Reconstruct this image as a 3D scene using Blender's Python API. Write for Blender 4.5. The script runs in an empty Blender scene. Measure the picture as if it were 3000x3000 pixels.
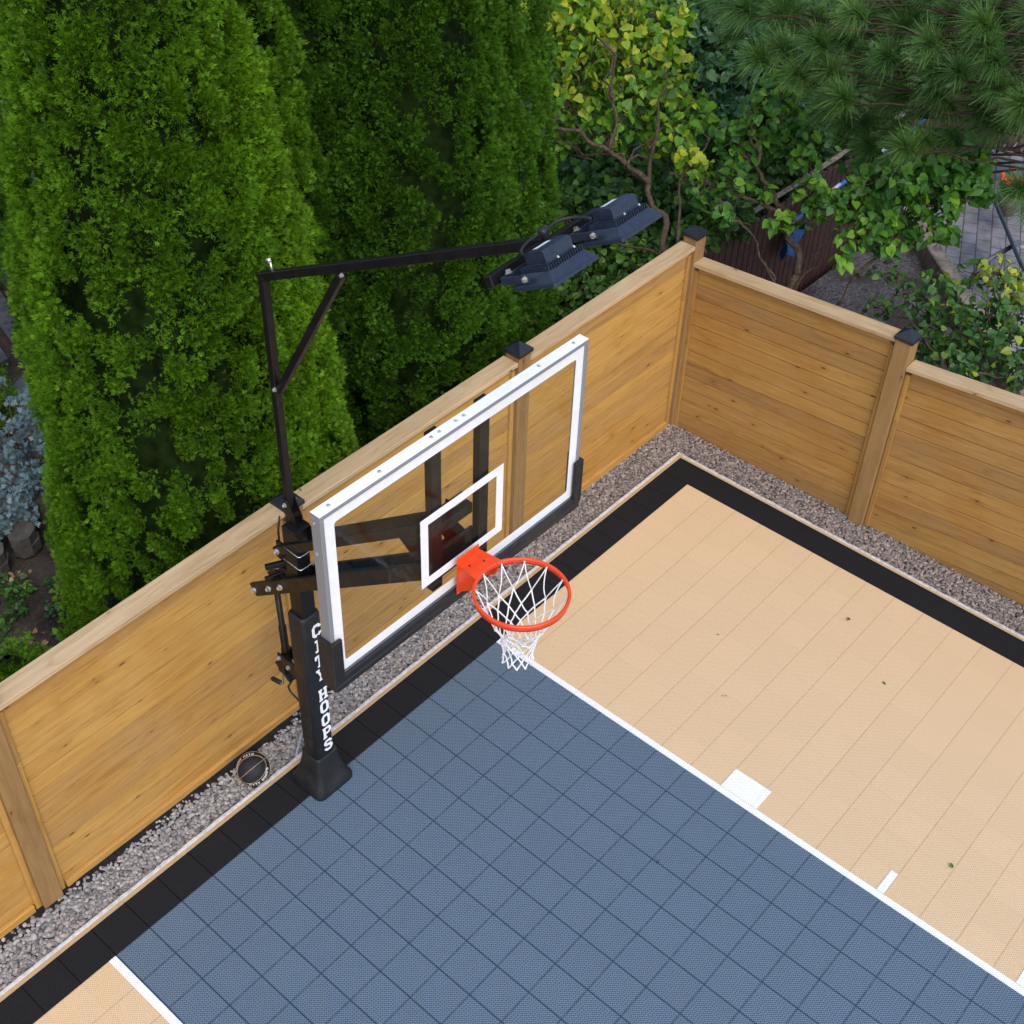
import bpy, math, random
import numpy as np
from mathutils import Vector, Matrix, noise
from mathutils.geometry import tessellate_polygon
R = math.radians
random.seed(7)
rng = np.random.default_rng(11)
scene = bpy.context.scene
col = scene.collection

# ------------------------------------------------------------------ helpers
def V(*a): return Vector(a)

def tag(o, label=None, cat=None, group=None, kind=None):
    if label: o['label'] = label
    if cat: o['category'] = cat
    if group: o['group'] = group
    if kind: o['kind'] = kind
    return o

def empty(name, loc, label, cat, group=None, rz=0):
    o = bpy.data.objects.new(name, None)
    o.empty_display_size = .1
    col.objects.link(o)
    o.location = loc
    o.rotation_euler = (0, 0, rz)
    return tag(o, label, cat, group)

class MB:
    """collects polygons, then links them as one mesh object"""
    def __init__(s):
        s.v = []; s.f = []; s.m = []; s.gc = []; s.sm = []; s.use_gc = False
    def add(s, vs, fs, mat=0, gc=None, smooth=False):
        o = len(s.v)
        s.v.extend([tuple(x) for x in vs])
        s.f.extend([tuple(i + o for i in f) for f in fs])
        s.m.extend([mat] * len(fs))
        s.sm.extend([smooth] * len(fs))
        if gc is None: s.gc.extend([(0, 0, 0)] * len(vs))
        else:
            s.use_gc = True; s.gc.extend(gc)
    def quad(s, a, b, c, d, mat=0, gc=None): s.add([a, b, c, d], [(0, 1, 2, 3)], mat, gc)
    def cbox(s, o, ax, dims, c=.002, mat=0, gid=None, ga=0):
        """chamfered box: centre o, axes ax (3 unit vectors), full dims; ga = grain axis"""
        hx = [d / 2 for d in dims]
        c = min(c, min(hx) * .45)
        vs = []; idx = {}
        for sx in (-1, 1):
            for sy in (-1, 1):
                for sz in (-1, 1):
                    sg = (sx, sy, sz)
                    for k in range(3):
                        p = [sg[i] * (hx[i] - (0 if i == k else c)) for i in range(3)]
                        idx[(sg, k)] = len(vs); vs.append(p)
        fs = []
        for k in range(3):
            a, b = [(1, 2), (2, 0), (0, 1)][k]
            for sg in (-1, 1):
                q = []
                for (u, w) in ((-1, -1), (1, -1), (1, 1), (-1, 1)):
                    t = [0, 0, 0]; t[k] = sg; t[a] = u; t[b] = w
                    q.append(idx[(tuple(t), k)])
                fs.append(q if sg > 0 else q[::-1])
        for k in range(3):
            a, b = [(1, 2), (2, 0), (0, 1)][k]
            for sa in (-1, 1):
                for sb in (-1, 1):
                    t0 = [0, 0, 0]; t1 = [0, 0, 0]
                    t0[k] = -1; t1[k] = 1
                    t0[a] = t1[a] = sa; t0[b] = t1[b] = sb
                    t0 = tuple(t0); t1 = tuple(t1)
                    q = [idx[(t0, a)], idx[(t1, a)], idx[(t1, b)], idx[(t0, b)]]
                    if sa * sb > 0: q = q[::-1]
                    fs.append(q)
        for sx in (-1, 1):
            for sy in (-1, 1):
                for sz in (-1, 1):
                    sg = (sx, sy, sz)
                    q = [idx[(sg, 0)], idx[(sg, 1)], idx[(sg, 2)]]
                    if sx * sy * sz < 0: q = q[::-1]
                    fs.append(q)
        o = Vector(o); A = [Vector(x) for x in ax]
        wv = [o + A[0] * p[0] + A[1] * p[1] + A[2] * p[2] for p in vs]
        gc = None
        if gid is not None:
            b = [(1, 2), (0, 2), (0, 1)][ga]
            gc = [(p[ga], p[b[0]] + p[b[1]], gid) for p in vs]
        s.add(wv, fs, mat, gc)
    def box(s, lo, hi, c=.002, mat=0, gid=None, ga=0):
        o = [(lo[i] + hi[i]) / 2 for i in range(3)]
        s.cbox(o, ((1, 0, 0), (0, 1, 0), (0, 0, 1)), [abs(hi[i] - lo[i]) for i in range(3)], c, mat, gid, ga)
    def beam(s, p0, p1, w, h, up=(0, 0, 1), c=.002, mat=0, gid=None):
        p0 = Vector(p0); p1 = Vector(p1); d = p1 - p0; L = d.length; d /= L
        sd = d.cross(Vector(up)); 
        if sd.length < 1e-5: sd = d.cross(Vector((1, 0, 0)))
        sd.normalize(); u = sd.cross(d)
        s.cbox((p0 + p1) / 2, (d, sd, u), (L, w, h), c, mat, gid)
    def tube(s, pts, r, n=8, mat=0, caps=True, gc=None):
        pts = [Vector(p) for p in pts]; k = len(pts)
        rs = r if isinstance(r, (list, tuple)) else [r] * k
        ref = None; vs = []; g = []
        L = 0
        for i, p in enumerate(pts):
            d = (pts[min(i + 1, k - 1)] - pts[max(i - 1, 0)])
            if d.length < 1e-9: d = Vector((0, 0, 1))
            d.normalize()
            if ref is None:
                ref = d.orthogonal().normalized()
            ref = (ref - d * ref.dot(d))
            if ref.length < 1e-6: ref = d.orthogonal()
            ref.normalize(); b = d.cross(ref)
            if i: L += (p - pts[i - 1]).length
            for j in range(n):
                a = 2 * math.pi * j / n
                vs.append(p + (ref * math.cos(a) + b * math.sin(a)) * rs[i])
                g.append((L, rs[i] * a, 1.0))
        fs = []
        for i in range(k - 1):
            for j in range(n):
                j2 = (j + 1) % n
                fs.append((i * n + j, i * n + j2, (i + 1) * n + j2, (i + 1) * n + j))
        if caps:
            fs.append(tuple(range(n))[::-1]); fs.append(tuple(range((k - 1) * n, k * n)))
        s.add(vs, fs, mat, g, smooth=True)
    def lathe(s, o, axis, prof, n=24, mat=0, smooth=True):
        """prof: (radius, height along axis)"""
        o = Vector(o); ax = Vector(axis).normalized(); e = ax.orthogonal().normalized(); b = ax.cross(e)
        vs = []; fs = []
        for (r, h) in prof:
            for j in range(n):
                a = 2 * math.pi * j / n
                vs.append(o + ax * h + (e * math.cos(a) + b * math.sin(a)) * r)
        for i in range(len(prof) - 1):
            for j in range(n):
                j2 = (j + 1) % n
                fs.append((i * n + j, i * n + j2, (i + 1) * n + j2, (i + 1) * n + j))
        fs.append(tuple(range(n))[::-1]); fs.append(tuple(range((len(prof) - 1) * n, len(prof) * n)))
        s.add(vs, fs, mat, None, smooth)
    def bolt(s, p, ax, r=.011, h=.012, mat=0, mark=True):
        if mark: s.mark()
        s.lathe(p, ax, [(r * 1.5, -.002), (r * 1.5, h * .25), (r * 1.05, h * .25), (r * 1.0, h), (r * .7, h * 1.15)], 6, mat, False)
    def prism(s, poly, o, ax, h, mat=0):
        """extrude 2-D polygon (possibly concave) in plane ax[0],ax[1], height h along ax[2]"""
        o = Vector(o); A = [Vector(x) for x in ax]; n = len(poly)
        lo = [o + A[0] * p[0] + A[1] * p[1] for p in poly]
        hi = [p + A[2] * h for p in lo]
        tri = tessellate_polygon([[Vector((p[0], p[1], 0)) for p in poly]])
        fs = [tuple(t) for t in tri] + [tuple(i + n for i in t[::-1]) for t in tri]
        fs += [(i, (i + 1) % n, n + (i + 1) % n, n + i) for i in range(n)]
        s.add(lo + hi, fs, mat)
    def mark(s):
        if not hasattr(s, 'marks'): s.marks = []
        s.marks.append((len(s.v), len(s.f)))
    def build_each(s, name, mats, parent=None):
        out = []
        ends = s.marks[1:] + [(len(s.v), len(s.f))]
        for (v0, f0), (v1, f1) in zip(s.marks, ends):
            if v1 == v0: continue
            q = MB(); q.v = s.v[v0:v1]; q.gc = s.gc[v0:v1]; q.use_gc = s.use_gc
            q.f = [tuple(i - v0 for i in f) for f in s.f[f0:f1]]; q.m = s.m[f0:f1]; q.sm = s.sm[f0:f1]
            out.append(q.build(name, mats, parent))
        return out
    def build(s, name, mats, parent=None, loc=None, recalc=True):
        me = bpy.data.meshes.new(name)
        me.from_pydata(s.v, [], s.f)
        if not isinstance(mats, (list, tuple)): mats = [mats]
        for m in mats: me.materials.append(m)
        me.polygons.foreach_set('material_index', s.m)
        me.polygons.foreach_set('use_smooth', s.sm)
        if s.use_gc:
            at = me.attributes.new('gc', 'FLOAT_VECTOR', 'POINT')
            at.data.foreach_set('vector', np.array(s.gc, dtype=np.float32).ravel())
        if recalc:
            import bmesh
            bm = bmesh.new(); bm.from_mesh(me)
            bmesh.ops.recalc_face_normals(bm, faces=bm.faces)
            bm.to_mesh(me); bm.free()
        me.update()
        o = bpy.data.objects.new(name, me); col.objects.link(o)
        if parent is not None:
            o.parent = parent
            pl = world_loc(parent)
            me.transform(Matrix.Translation(-pl))
        return o

def world_loc(o):
    p = Vector((0, 0, 0))
    while o is not None:
        p += Vector(o.location); o = o.parent
    return p

def np_mesh(name, verts, quads, mat, parent=None, tint=None, smooth=False):
    """verts (N,3), quads (M,k)"""
    me = bpy.data.meshes.new(name)
    k = quads.shape[1]
    if parent is not None:
        verts = verts - np.array(world_loc(parent))
    me.vertices.add(len(verts)); me.vertices.foreach_set('co', verts.astype(np.float32).ravel())
    me.loops.add(quads.size); me.loops.foreach_set('vertex_index', quads.astype(np.int32).ravel())
    me.polygons.add(len(quads)); me.polygons.foreach_set('loop_start', np.arange(0, quads.size, k, dtype=np.int32))
    me.polygons.foreach_set('use_smooth', np.full(len(quads), smooth))
    mats = mat if isinstance(mat, (list, tuple)) else [mat]
    for m in mats: me.materials.append(m)
    if tint is not None:
        at = me.attributes.new('tint', 'FLOAT', 'POINT'); at.data.foreach_set('value', tint.astype(np.float32))
    me.update(); me.validate()
    o = bpy.data.objects.new(name, me); col.objects.link(o)
    if parent is not None: o.parent = parent
    return o

# ------------------------------------------------------------------ materials
class NT:
    def __init__(s, name):
        s.m = bpy.data.materials.new(name); s.m.use_nodes = True
        s.t = s.m.node_tree; s.n = s.t.nodes; s.n.clear()
        s.out = s.n.new('ShaderNodeOutputMaterial')
    def new(s, typ, **kw):
        n = s.n.new(typ)
        for k, v in kw.items():
            if k.startswith('i_'): 
                key = k[2:]; key = int(key) if key.isdigit() else key.replace('_', ' ')
                s.set(n.inputs[key], v)
            else: setattr(n, k, v)
        return n
    def set(s, sock, v):
        if isinstance(v, bpy.types.NodeSocket): s.t.links.new(v, sock)
        elif isinstance(v, (tuple, list)) and len(v) == 3 and sock.type == 'RGBA': sock.default_value = (*v, 1)
        else: sock.default_value = v
    def math(s, op, a, b=None, c=None, clamp=False):
        n = s.n.new('ShaderNodeMath'); n.operation = op; n.use_clamp = clamp
        s.set(n.inputs[0], a)
        if b is not None: s.set(n.inputs[1], b)
        if c is not None: s.set(n.inputs[2], c)
        return n.outputs[0]
    def mix(s, f, a, b, mode='MIX'):
        n = s.n.new('ShaderNodeMix'); n.data_type = 'RGBA'; n.blend_type = mode
        s.set(n.inputs[0], f); s.set(n.inputs[6], a); s.set(n.inputs[7], b)
        return n.outputs[2]
    def sstep(s, x, lo, hi, a=0., b=1.):
        n = s.n.new('ShaderNodeMapRange'); n.interpolation_type = 'SMOOTHSTEP'
        s.set(n.inputs[0], x); s.set(n.inputs[1], lo); s.set(n.inputs[2], hi); s.set(n.inputs[3], a); s.set(n.inputs[4], b)
        return n.outputs[0]
    def noise(s, vec, scale, detail=3, rough=.5, dist=0.):
        n = s.n.new('ShaderNodeTexNoise'); s.set(n.inputs['Vector'], vec)
        n.inputs['Scale'].default_value = scale; n.inputs['Detail'].default_value = detail
        n.inputs['Roughness'].default_value = rough; n.inputs['Distortion'].default_value = dist
        return n.outputs[0]
    def comb(s, x, y, z):
        n = s.n.new('ShaderNodeCombineXYZ'); s.set(n.inputs[0], x); s.set(n.inputs[1], y); s.set(n.inputs[2], z); return n.outputs[0]
    def sep(s, v):
        n = s.n.new('ShaderNodeSeparateXYZ'); s.set(n.inputs[0], v); return n.outputs
    def attr(s, name):
        n = s.n.new('ShaderNodeAttribute'); n.attribute_name = name; return n
    def pos(s): return s.n.new('ShaderNodeNewGeometry').outputs['Position']
    def obj(s): return s.n.new('ShaderNodeTexCoord').outputs['Object']
    def bump(s, h, strength=.3, dist=.01):
        n = s.n.new('ShaderNodeBump'); n.inputs['Strength'].default_value = strength; n.inputs['Distance'].default_value = dist
        s.set(n.inputs['Height'], h); return n.outputs[0]
    def bsdf(s, color, rough=.5, metal=0., spec=.5, normal=None):
        n = s.n.new('ShaderNodeBsdfPrincipled')
        s.set(n.inputs['Base Color'], color); s.set(n.inputs['Roughness'], rough); s.set(n.inputs['Metallic'], metal)
        n.inputs['Specular IOR Level'].default_value = spec
        if normal is not None: s.set(n.inputs['Normal'], normal)
        return n.outputs[0]
    def done(s, sh):
        s.t.links.new(sh, s.out.inputs[0]); return s.m

def simple(name, color, rough=.5, metal=0., spec=.5, var=.12, scale=30., bump=0.):
    t = NT(name); p = t.pos()
    n = t.noise(p, scale, 4, .6)
    f = t.sstep(n, .3, .7, 1 - var, 1 + var)
    c = t.mix(1., color, t.comb(f, f, f), 'MULTIPLY')
    r = t.sstep(t.noise(p, scale * .35, 3), .3, .7, max(rough - .08, .02), min(rough + .1, 1))
    nm = t.bump(t.noise(p, scale * 6, 3), bump, .004) if bump else None
    return t.done(t.bsdf(c, r, metal, spec, nm))

def wood(name, c1, c2, c3, knot=.5, rough=.62, dim=(.86, .86, .86)):
    """boards: attribute gc = (along, across, board id)"""
    t = NT(name); g = t.attr('gc').outputs['Vector']; x, y, z = t.sep(g)
    p = t.pos()
    wob = t.math('MULTIPLY', t.math('SUBTRACT', t.noise(t.comb(t.math('MULTIPLY', x, 1.3), t.math('MULTIPLY', z, 3.7), 0.), 1., 2), .5), .05)
    y2 = t.math('ADD', y, wob)
    zz = t.math('MULTIPLY', z, 7.31)
    g1 = t.noise(t.comb(t.math('MULTIPLY', x, 1.1), t.math('MULTIPLY', y2, 26.), zz), 1., 4, .6, .6)
    g2 = t.noise(t.comb(t.math('MULTIPLY', x, 3.5), t.math('MULTIPLY', y2, 140.), zz), 1., 3, .6)
    wn = t.new('ShaderNodeTexWhiteNoise', noise_dimensions='1D'); t.set(wn.inputs['W'], z)
    rnd = wn.outputs['Value']
    base = t.mix(t.sstep(rnd, .1, .95), c1, c2)
    blot = t.noise(p, 1.6, 3, .55)
    base = t.mix(t.sstep(blot, .42, .72, 0., .7), base, c3)
    streak = t.noise(t.comb(t.math('MULTIPLY', x, .9), t.math('MULTIPLY', y2, 9.), zz), 1., 3, .55, .4)
    base = t.mix(t.sstep(streak, .5, .75, 0., .55), base, t.mix(1., base, (.62, .58, .5), 'MULTIPLY'))
    fig = t.noise(t.comb(t.math('MULTIPLY', x, 2.4), t.math('MULTIPLY', y2, 13.), zz), 1., 2, .5, 1.8)
    base = t.mix(t.sstep(fig, .52, .72, 0., .45), base, t.mix(1., base, (.74, .64, .46), 'MULTIPLY'))
    base = t.mix(t.sstep(fig, .48, .30, 0., .35), base, t.mix(1., base, (1.14, 1.13, 1.15), 'MULTIPLY'))
    f = t.sstep(g1, .3, .72, .88, 1.09)
    f = t.math('MULTIPLY', f, t.sstep(g2, .3, .7, .96, 1.035))
    c = t.mix(1., base, t.comb(f, f, f), 'MULTIPLY')
    vo = t.new('ShaderNodeTexVoronoi', feature='F1'); vo.inputs['Scale'].default_value = 1.
    t.set(vo.inputs['Vector'], t.comb(t.math('MULTIPLY', x, 3.4), t.math('MULTIPLY', y, 9.), zz))
    kn = t.sep(vo.outputs['Color'])[0]
    k = t.math('MULTIPLY', t.sstep(vo.outputs['Distance'], .05, .10, 1., 0.), t.math('GREATER_THAN', kn, 1 - knot))
    halo = t.math('MULTIPLY', t.sstep(vo.outputs['Distance'], .05, .3, 1., 0.), t.math('GREATER_THAN', kn, 1 - knot))
    c = t.mix(t.math('MULTIPLY', halo, .35), c, t.mix(1., c, (.68, .55, .42), 'MULTIPLY'))
    c = t.mix(t.math('MULTIPLY', k, .8), c, (.055, .03, .014))
    c = t.mix(1., c, dim, 'MULTIPLY')
    nm = t.bump(t.math('ADD', g1, t.math('MULTIPLY', g2, .6)), .22, .004)
    return t.done(t.bsdf(c, rough, 0., .25, nm))

TP = .2575; XP = 4.127          # tile joints across x
TQ = .2612; YQ = .264           # tile joints across y
def tile(name, rib, hole, rw, seam, seam_f, rough=.45, spec=.3):
    t = NT(name); x, y, z = t.sep(t.pos())
    p = .2575 / 14
    fx = t.math('FRACT', t.math('DIVIDE', t.math('SUBTRACT', x, XP - TP * 30), p))
    fy = t.math('FRACT', t.math('DIVIDE', t.math('SUBTRACT', y, YQ - TQ * 30), TQ / 14))
    def edge(f): return t.math('MINIMUM', f, t.math('SUBTRACT', 1., f))
    dd = t.math('MULTIPLY', t.math('ABSOLUTE', t.math('SUBTRACT', t.math('ADD', fx, fy), 1.)), .52)
    d = t.math('MINIMUM', t.math('MINIMUM', edge(fx), edge(fy)), dd)
    hole_f = t.sstep(d, rw - .03, rw + .05)
    sx = edge(t.math('FRACT', t.math('DIVIDE', t.math('SUBTRACT', x, XP - TP * 30), TP)))
    sy = edge(t.math('FRACT', t.math('DIVIDE', t.math('SUBTRACT', y, YQ - TQ * 30), TQ)))
    s1 = t.sstep(sx, .008, .02, seam_f[0], 0.); s2 = t.sstep(sy, .008, .02, seam_f[1], 0.)
    s2 = t.math('MULTIPLY', s2, t.sstep(t.noise(t.pos(), 30., 2), .35, .6, .6, 1.))
    sm = t.math('MAXIMUM', s1, s2)
    var = t.sstep(t.noise(t.pos(), 60., 3, .6), .3, .7, .965, 1.035)
    ix = t.math('FLOOR', t.math('DIVIDE', t.math('SUBTRACT', x, XP - TP * 30), TP))
    iy = t.math('FLOOR', t.math('DIVIDE', t.math('SUBTRACT', y, YQ - TQ * 30), TQ))
    wn = t.new('ShaderNodeTexWhiteNoise', noise_dimensions='2D'); t.set(wn.inputs['Vector'], t.comb(ix, iy, 0.))
    var = t.math('MULTIPLY', var, t.sstep(wn.outputs['Value'], 0., 1., .985, 1.015))
    c = t.mix(hole_f, rib, hole)
    c = t.mix(sm, c, seam)
    c = t.mix(1., c, t.comb(var, var, var), 'MULTIPLY')
    h = t.math('SUBTRACT', 1., t.math('MAXIMUM', hole_f, sm))
    return t.done(t.bsdf(c, rough, 0., spec, t.bump(h, .35, .004)))

def leafmat(name, ca, cb, cc, trans=.25, rough=.5, spec=.35, patch=None):
    """tint 0..1 : ca -> cb -> cc, with soft colour patches in space"""
    t = NT(name); a = t.attr('tint').outputs['Fac']
    cr = t.new('ShaderNodeValToRGB'); e = cr.color_ramp
    e.elements[0].position = 0.; e.elements[0].color = (*ca, 1)
    e.elements[1].position = 1.; e.elements[1].color = (*cc, 1)
    m = e.elements.new(.55); m.color = (*cb, 1)
    t.set(cr.inputs[0], a)
    c = cr.outputs[0]
    n = t.noise(t.pos(), 2.2, 3)
    f = t.sstep(n, .3, .7, .82, 1.18)
    c = t.mix(1., c, t.comb(f, f, f), 'MULTIPLY')
    b = t.bsdf(c, rough, 0., spec)
    tr = t.new('ShaderNodeBsdfTranslucent'); t.set(tr.inputs[0], t.mix(1., c, (1.25, 1.15, .55), 'MULTIPLY'))
    mx = t.new('ShaderNodeMixShader'); mx.inputs[0].default_value = trans
    t.t.links.new(b, mx.inputs[1]); t.t.links.new(tr.outputs[0], mx.inputs[2])
    return t.done(mx.outputs[0])

M = {}
M['board_left'] = wood('fence board stain', (.54, .31, .085), (.42, .24, .088), (.47, .24, .052), .8, .62, (.97, .96, .92))
M['board_right'] = wood('fence board stain with painted shade', (.46, .26, .072), (.35, .20, .074), (.40, .20, .045), .85, .62, (.93, .93, .93))  # darker copy of the left run's stain, shade put into the colour
M['cap_wood'] = wood('fence cap weathered cedar', (.46, .335, .19), (.41, .295, .165), (.49, .37, .23), .45, .75, (1.12, 1.1, 1.08))
M['post_wood'] = wood('fence post timber', (.37, .225, .085), (.33, .195, .075), (.34, .20, .09), .5, .7)
M['black_metal'] = simple('black powder coated steel', (.006, .0055, .0055), .42, 0., .35, .2, 40)
M['pad_black'] = simple('black vinyl padding', (.011, .011, .013), .5, 0., .45, .25, 25, .05)
M['rubber'] = simple('black moulded rubber', (.012, .013, .014), .55, 0., .4, .35, 9, .1)
M['cap_black'] = simple('black post cap paint', (.012, .016, .022), .42, 0., .5, .2, 40)
M['lamp_black'] = simple('dark blue black lamp casing', (.015, .023, .042), .42, 0., .5, .25, 60, .06)
M['zinc'] = simple('zinc plated bolt', (.72, .71, .68), .28, .9, .5, .15, 80)
def alu():
    t = NT('brushed aluminium frame'); return t.done(t.bsdf((.29, .30, .315), .45, .3, .5))
M['alu'] = alu()
M['white'] = simple('white painted line', (.86, .87, .89), .45, 0., .4, .03, 20)
M['lettering'] = simple('white vinyl lettering', (.84, .85, .88), .5, 0., .3, .03, 30)
M['orange'] = simple('orange enamel', (.80, .062, .010), .34, 0., .5, .1, 18)
M['cord'] = simple('white net cord', (.80, .80, .80), .8, 0., .2, .08, 120)
M['ball'] = simple('black ball leather', (.012, .013, .017), .6, 0., .35, .3, 120, .4)
M['gold'] = simple('pale gold seam', (.42, .30, .17), .5, .2, .4, .15, 60)
M['label_white'] = simple('white label', (.80, .81, .83), .5, 0., .3, .03, 60)
M['cable'] = simple('black cable sheath', (.016, .016, .017), .5, 0., .4, .1, 60)
M['conduit'] = simple('grey conduit', (.30, .33, .38), .5, 0., .4, .1, 40)
M['concrete'] = simple('pale concrete edge', (.62, .62, .62), .85, 0., .2, .18, 35, .3)
M['fabric'] = simple('black weed fabric', (.012, .012, .014), .8, 0., .2, .4, 25, .4)
M['brown_board'] = simple('dark brown stained board', (.062, .030, .026), .6, 0., .3, .3, 14, .2)
M['bark'] = simple('grey brown bark', (.085, .064, .044), .9, 0., .1, .45, 40, .7)
M['bark_dark'] = simple('dark pine bark', (.045, .032, .022), .9, 0., .1, .4, 40, .5)
M['twig'] = simple('dry twig bark', (.16, .11, .07), .9, 0., .1, .4, 60, .5)
M['slate'] = simple('dark slate slab', (.075, .078, .085), .75, 0., .25, .3, 9, .3)
M['block'] = simple('grey brown concrete block', (.085, .078, .068), .85, 0., .2, .25, 20, .4)
M['old_timber'] = simple('weathered grey timber', (.235, .20, .16), .85, 0., .2, .35, 11, .4)
M['dark_plank'] = simple('charred dark planks', (.05, .052, .058), .8, 0., .2, .4, 10, .3)
M['blue_paint'] = simple('blue paint', (.03, .16, .55), .4, 0., .5, .15, 20)
M['teal_black'] = simple('dark green black metal', (.02, .028, .03), .35, 0., .5, .2, 30)
M['grey_metal'] = simple('grey tube', (.16, .165, .18), .4, .2, .5, .15, 30)
M['pale_tube'] = simple('pale plastic tube', (.6, .62, .63), .4, 0., .5, .08, 30)
M['terracotta'] = simple('orange red flowers', (.75, .12, .03), .6, 0., .3, .3, 50)

M['blue_tile'] = tile('blue court tile', (.136, .196, .262), (.008, .028, .052), .10, (.006, .030, .055), (.95, .8))
M['tan_tile'] = tile('tan court tile', (.67, .492, .295), (.20, .16, .125), .17, (.40, .27, .14), (.12, .65))
M['black_tile'] = tile('black court tile', (.0125, .0145, .0175), (.003, .0035, .004), .13, (.0015, .0015, .002), (1., .3), .6, .2)
M['white_tile'] = tile('white court tile', (.83, .85, .89), (.20, .28, .48), .18, (.55, .58, .65), (.25, .25))
M['edge_tan'] = simple('tan edging strip', (.56, .43, .25), .5, 0., .35, .06, 25)

M['cedar'] = leafmat('cedar foliage', (.042, .100, .005), (.102, .232, .009), (.19, .35, .018), .28, .6, .18)
M['cedar2'] = leafmat('deep cedar foliage', (.026, .070, .006), (.062, .158, .009), (.115, .24, .016), .28, .6, .18)
M['cedar3'] = leafmat('cedar foliage tinted as lit', (.052, .118, .006), (.128, .275, .011), (.22, .39, .02), .28, .6, .18)  # brighter copy of the cedar greens, paints the light on the pointed tree
M['cedar_core'] = simple('cedar core painted as shade', (.012, .024, .005), .95, 0., .05, .5, 12)  # near black green, the crown's inner shade as a colour
M['leaf_yellow'] = leafmat('yellow green leaves', (.038, .125, .022), (.13, .30, .022), (.46, .52, .03), .4, .45, .4)
M['leaf_green'] = leafmat('fresh green leaves', (.032, .105, .022), (.075, .22, .026), (.20, .38, .025), .35, .42, .45)
M['leaf_teal'] = leafmat('dark blue green leaves', (.022, .075, .034), (.050, .140, .058), (.12, .26, .06), .25, .4, .5)
M['leaf_dark'] = leafmat('dark undergrowth leaves', (.026, .078, .012), (.066, .165, .022), (.18, .32, .035), .25, .45, .4)
M['leaf_hedge'] = leafmat('hedge leaves', (.028, .085, .02), (.062, .17, .028), (.38, .42, .03), .3, .45, .4)
M['needle'] = leafmat('pine needles', (.036, .095, .022), (.074, .170, .036), (.15, .22, .04), .18, .5, .35)
M['silver'] = leafmat('silver grey foliage', (.09, .15, .175), (.20, .30, .34), (.38, .49, .53), .15, .7, .2)
M['purple'] = leafmat('dull shrub leaves', (.05, .06, .045), (.10, .11, .08), (.20, .20, .16), .2, .6, .3)
M['petal'] = leafmat('white petals', (.6, .6, .62), (.75, .75, .78), (.8, .8, .82), .2, .6, .2)

def pebble_mat():
    t = NT('river pebbles'); a = t.attr('tint').outputs['Fac']
    cr = t.new('ShaderNodeValToRGB'); e = cr.color_ramp
    for pos_, c in ((0., (.10, .098, .10)), (.3, (.20, .198, .20)), (.6, (.30, .295, .295)), (.85, (.42, .415, .41)), (1., (.38, .31, .26))):
        if pos_ in (0., 1.): el = e.elements[0 if pos_ == 0. else -1]; el.position = pos_
        else: el = e.elements.new(pos_)
        el.color = (*c, 1)
    t.set(cr.inputs[0], a)
    n = t.noise(t.pos(), 140., 3)
    f = t.sstep(n, .3, .7, .86, 1.12)
    c = t.mix(1., cr.outputs[0], t.comb(f, f, f), 'MULTIPLY')
    x, y, z = t.sep(t.pos())
    far = t.sstep(t.math('ADD', x, t.math('MULTIPLY', t.noise(t.pos(), 3., 4), 2.4)), 2.2, 4.6, .85, .05)
    c = t.mix(far, c, t.mix(1., c, (.82, .70, .63), 'MULTIPLY'))
    return t.done(t.bsdf(c, .7, 0., .3))
M['pebble'] = pebble_mat()

def soil_mat():
    t = NT('dark garden soil'); p = t.pos()
    n1 = t.noise(p, 2.3, 6, .65); n2 = t.noise(p, 30., 4, .6)
    c = t.mix(t.sstep(n1, .35, .68), (.020, .016, .013), (.062, .050, .040))
    c = t.mix(t.sstep(n2, .55, .75, 0., .6), c, (.10, .082, .066))
    return t.done(t.bsdf(c, .95, 0., .1, t.bump(t.math('ADD', n1, t.math('MULTIPLY', n2, .5)), .8, .04)))
M['soil'] = soil_mat()

def grit_mat():
    t = NT('crushed grey gravel'); p = t.pos()
    vo = t.new('ShaderNodeTexVoronoi', feature='F1'); vo.inputs['Scale'].default_value = 38.
    t.set(vo.inputs['Vector'], p)
    r = t.sep(vo.outputs['Color'])[0]
    c = t.mix(r, (.06, .057, .057), (.16, .15, .15))
    c = t.mix(t.sstep(t.noise(p, 1.7, 5), .42, .60, 0., .92), c, (.055, .045, .036))
    return t.done(t.bsdf(c, .9, 0., .15, t.bump(vo.outputs['Distance'], .8, .015)))
M['grit'] = grit_mat()

def paver_mat():
    t = NT('grey concrete pavers'); x, y, z = t.sep(t.pos())
    a = R(24)
    u = t.math('ADD', t.math('MULTIPLY', x, math.cos(a)), t.math('MULTIPLY', y, math.sin(a)))
    w = t.math('SUBTRACT', t.math('MULTIPLY', y, math.cos(a)), t.math('MULTIPLY', x, math.sin(a)))
    br = t.new('ShaderNodeTexBrick'); br.offset = .5
    t.set(br.inputs['Vector'], t.comb(u, w, 0.))
    br.inputs['Scale'].default_value = 1.; br.inputs['Mortar Size'].default_value = .008
    br.inputs['Mortar Smooth'].default_value = .3
    br.inputs['Brick Width'].default_value = .25; br.inputs['Row Height'].default_value = .165
    br.inputs['Color1'].default_value = (.20, .20, .215, 1); br.inputs['Color2'].default_value = (.27, .265, .275, 1)
    br.inputs['Mortar'].default_value = (.105, .10, .095, 1)
    n = t.noise(t.pos(), 7., 5, .65)
    f = t.sstep(n, .3, .7, .75, 1.15)
    c = t.mix(1., br.outputs['Color'], t.comb(f, f, f), 'MULTIPLY')
    h = t.math('SUBTRACT', t.math('MULTIPLY', n, .3), br.outputs['Fac'])
    return t.done(t.bsdf(c, .85, 0., .2, t.bump(h, .6, .012)))
M['paver'] = paver_mat()

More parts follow.
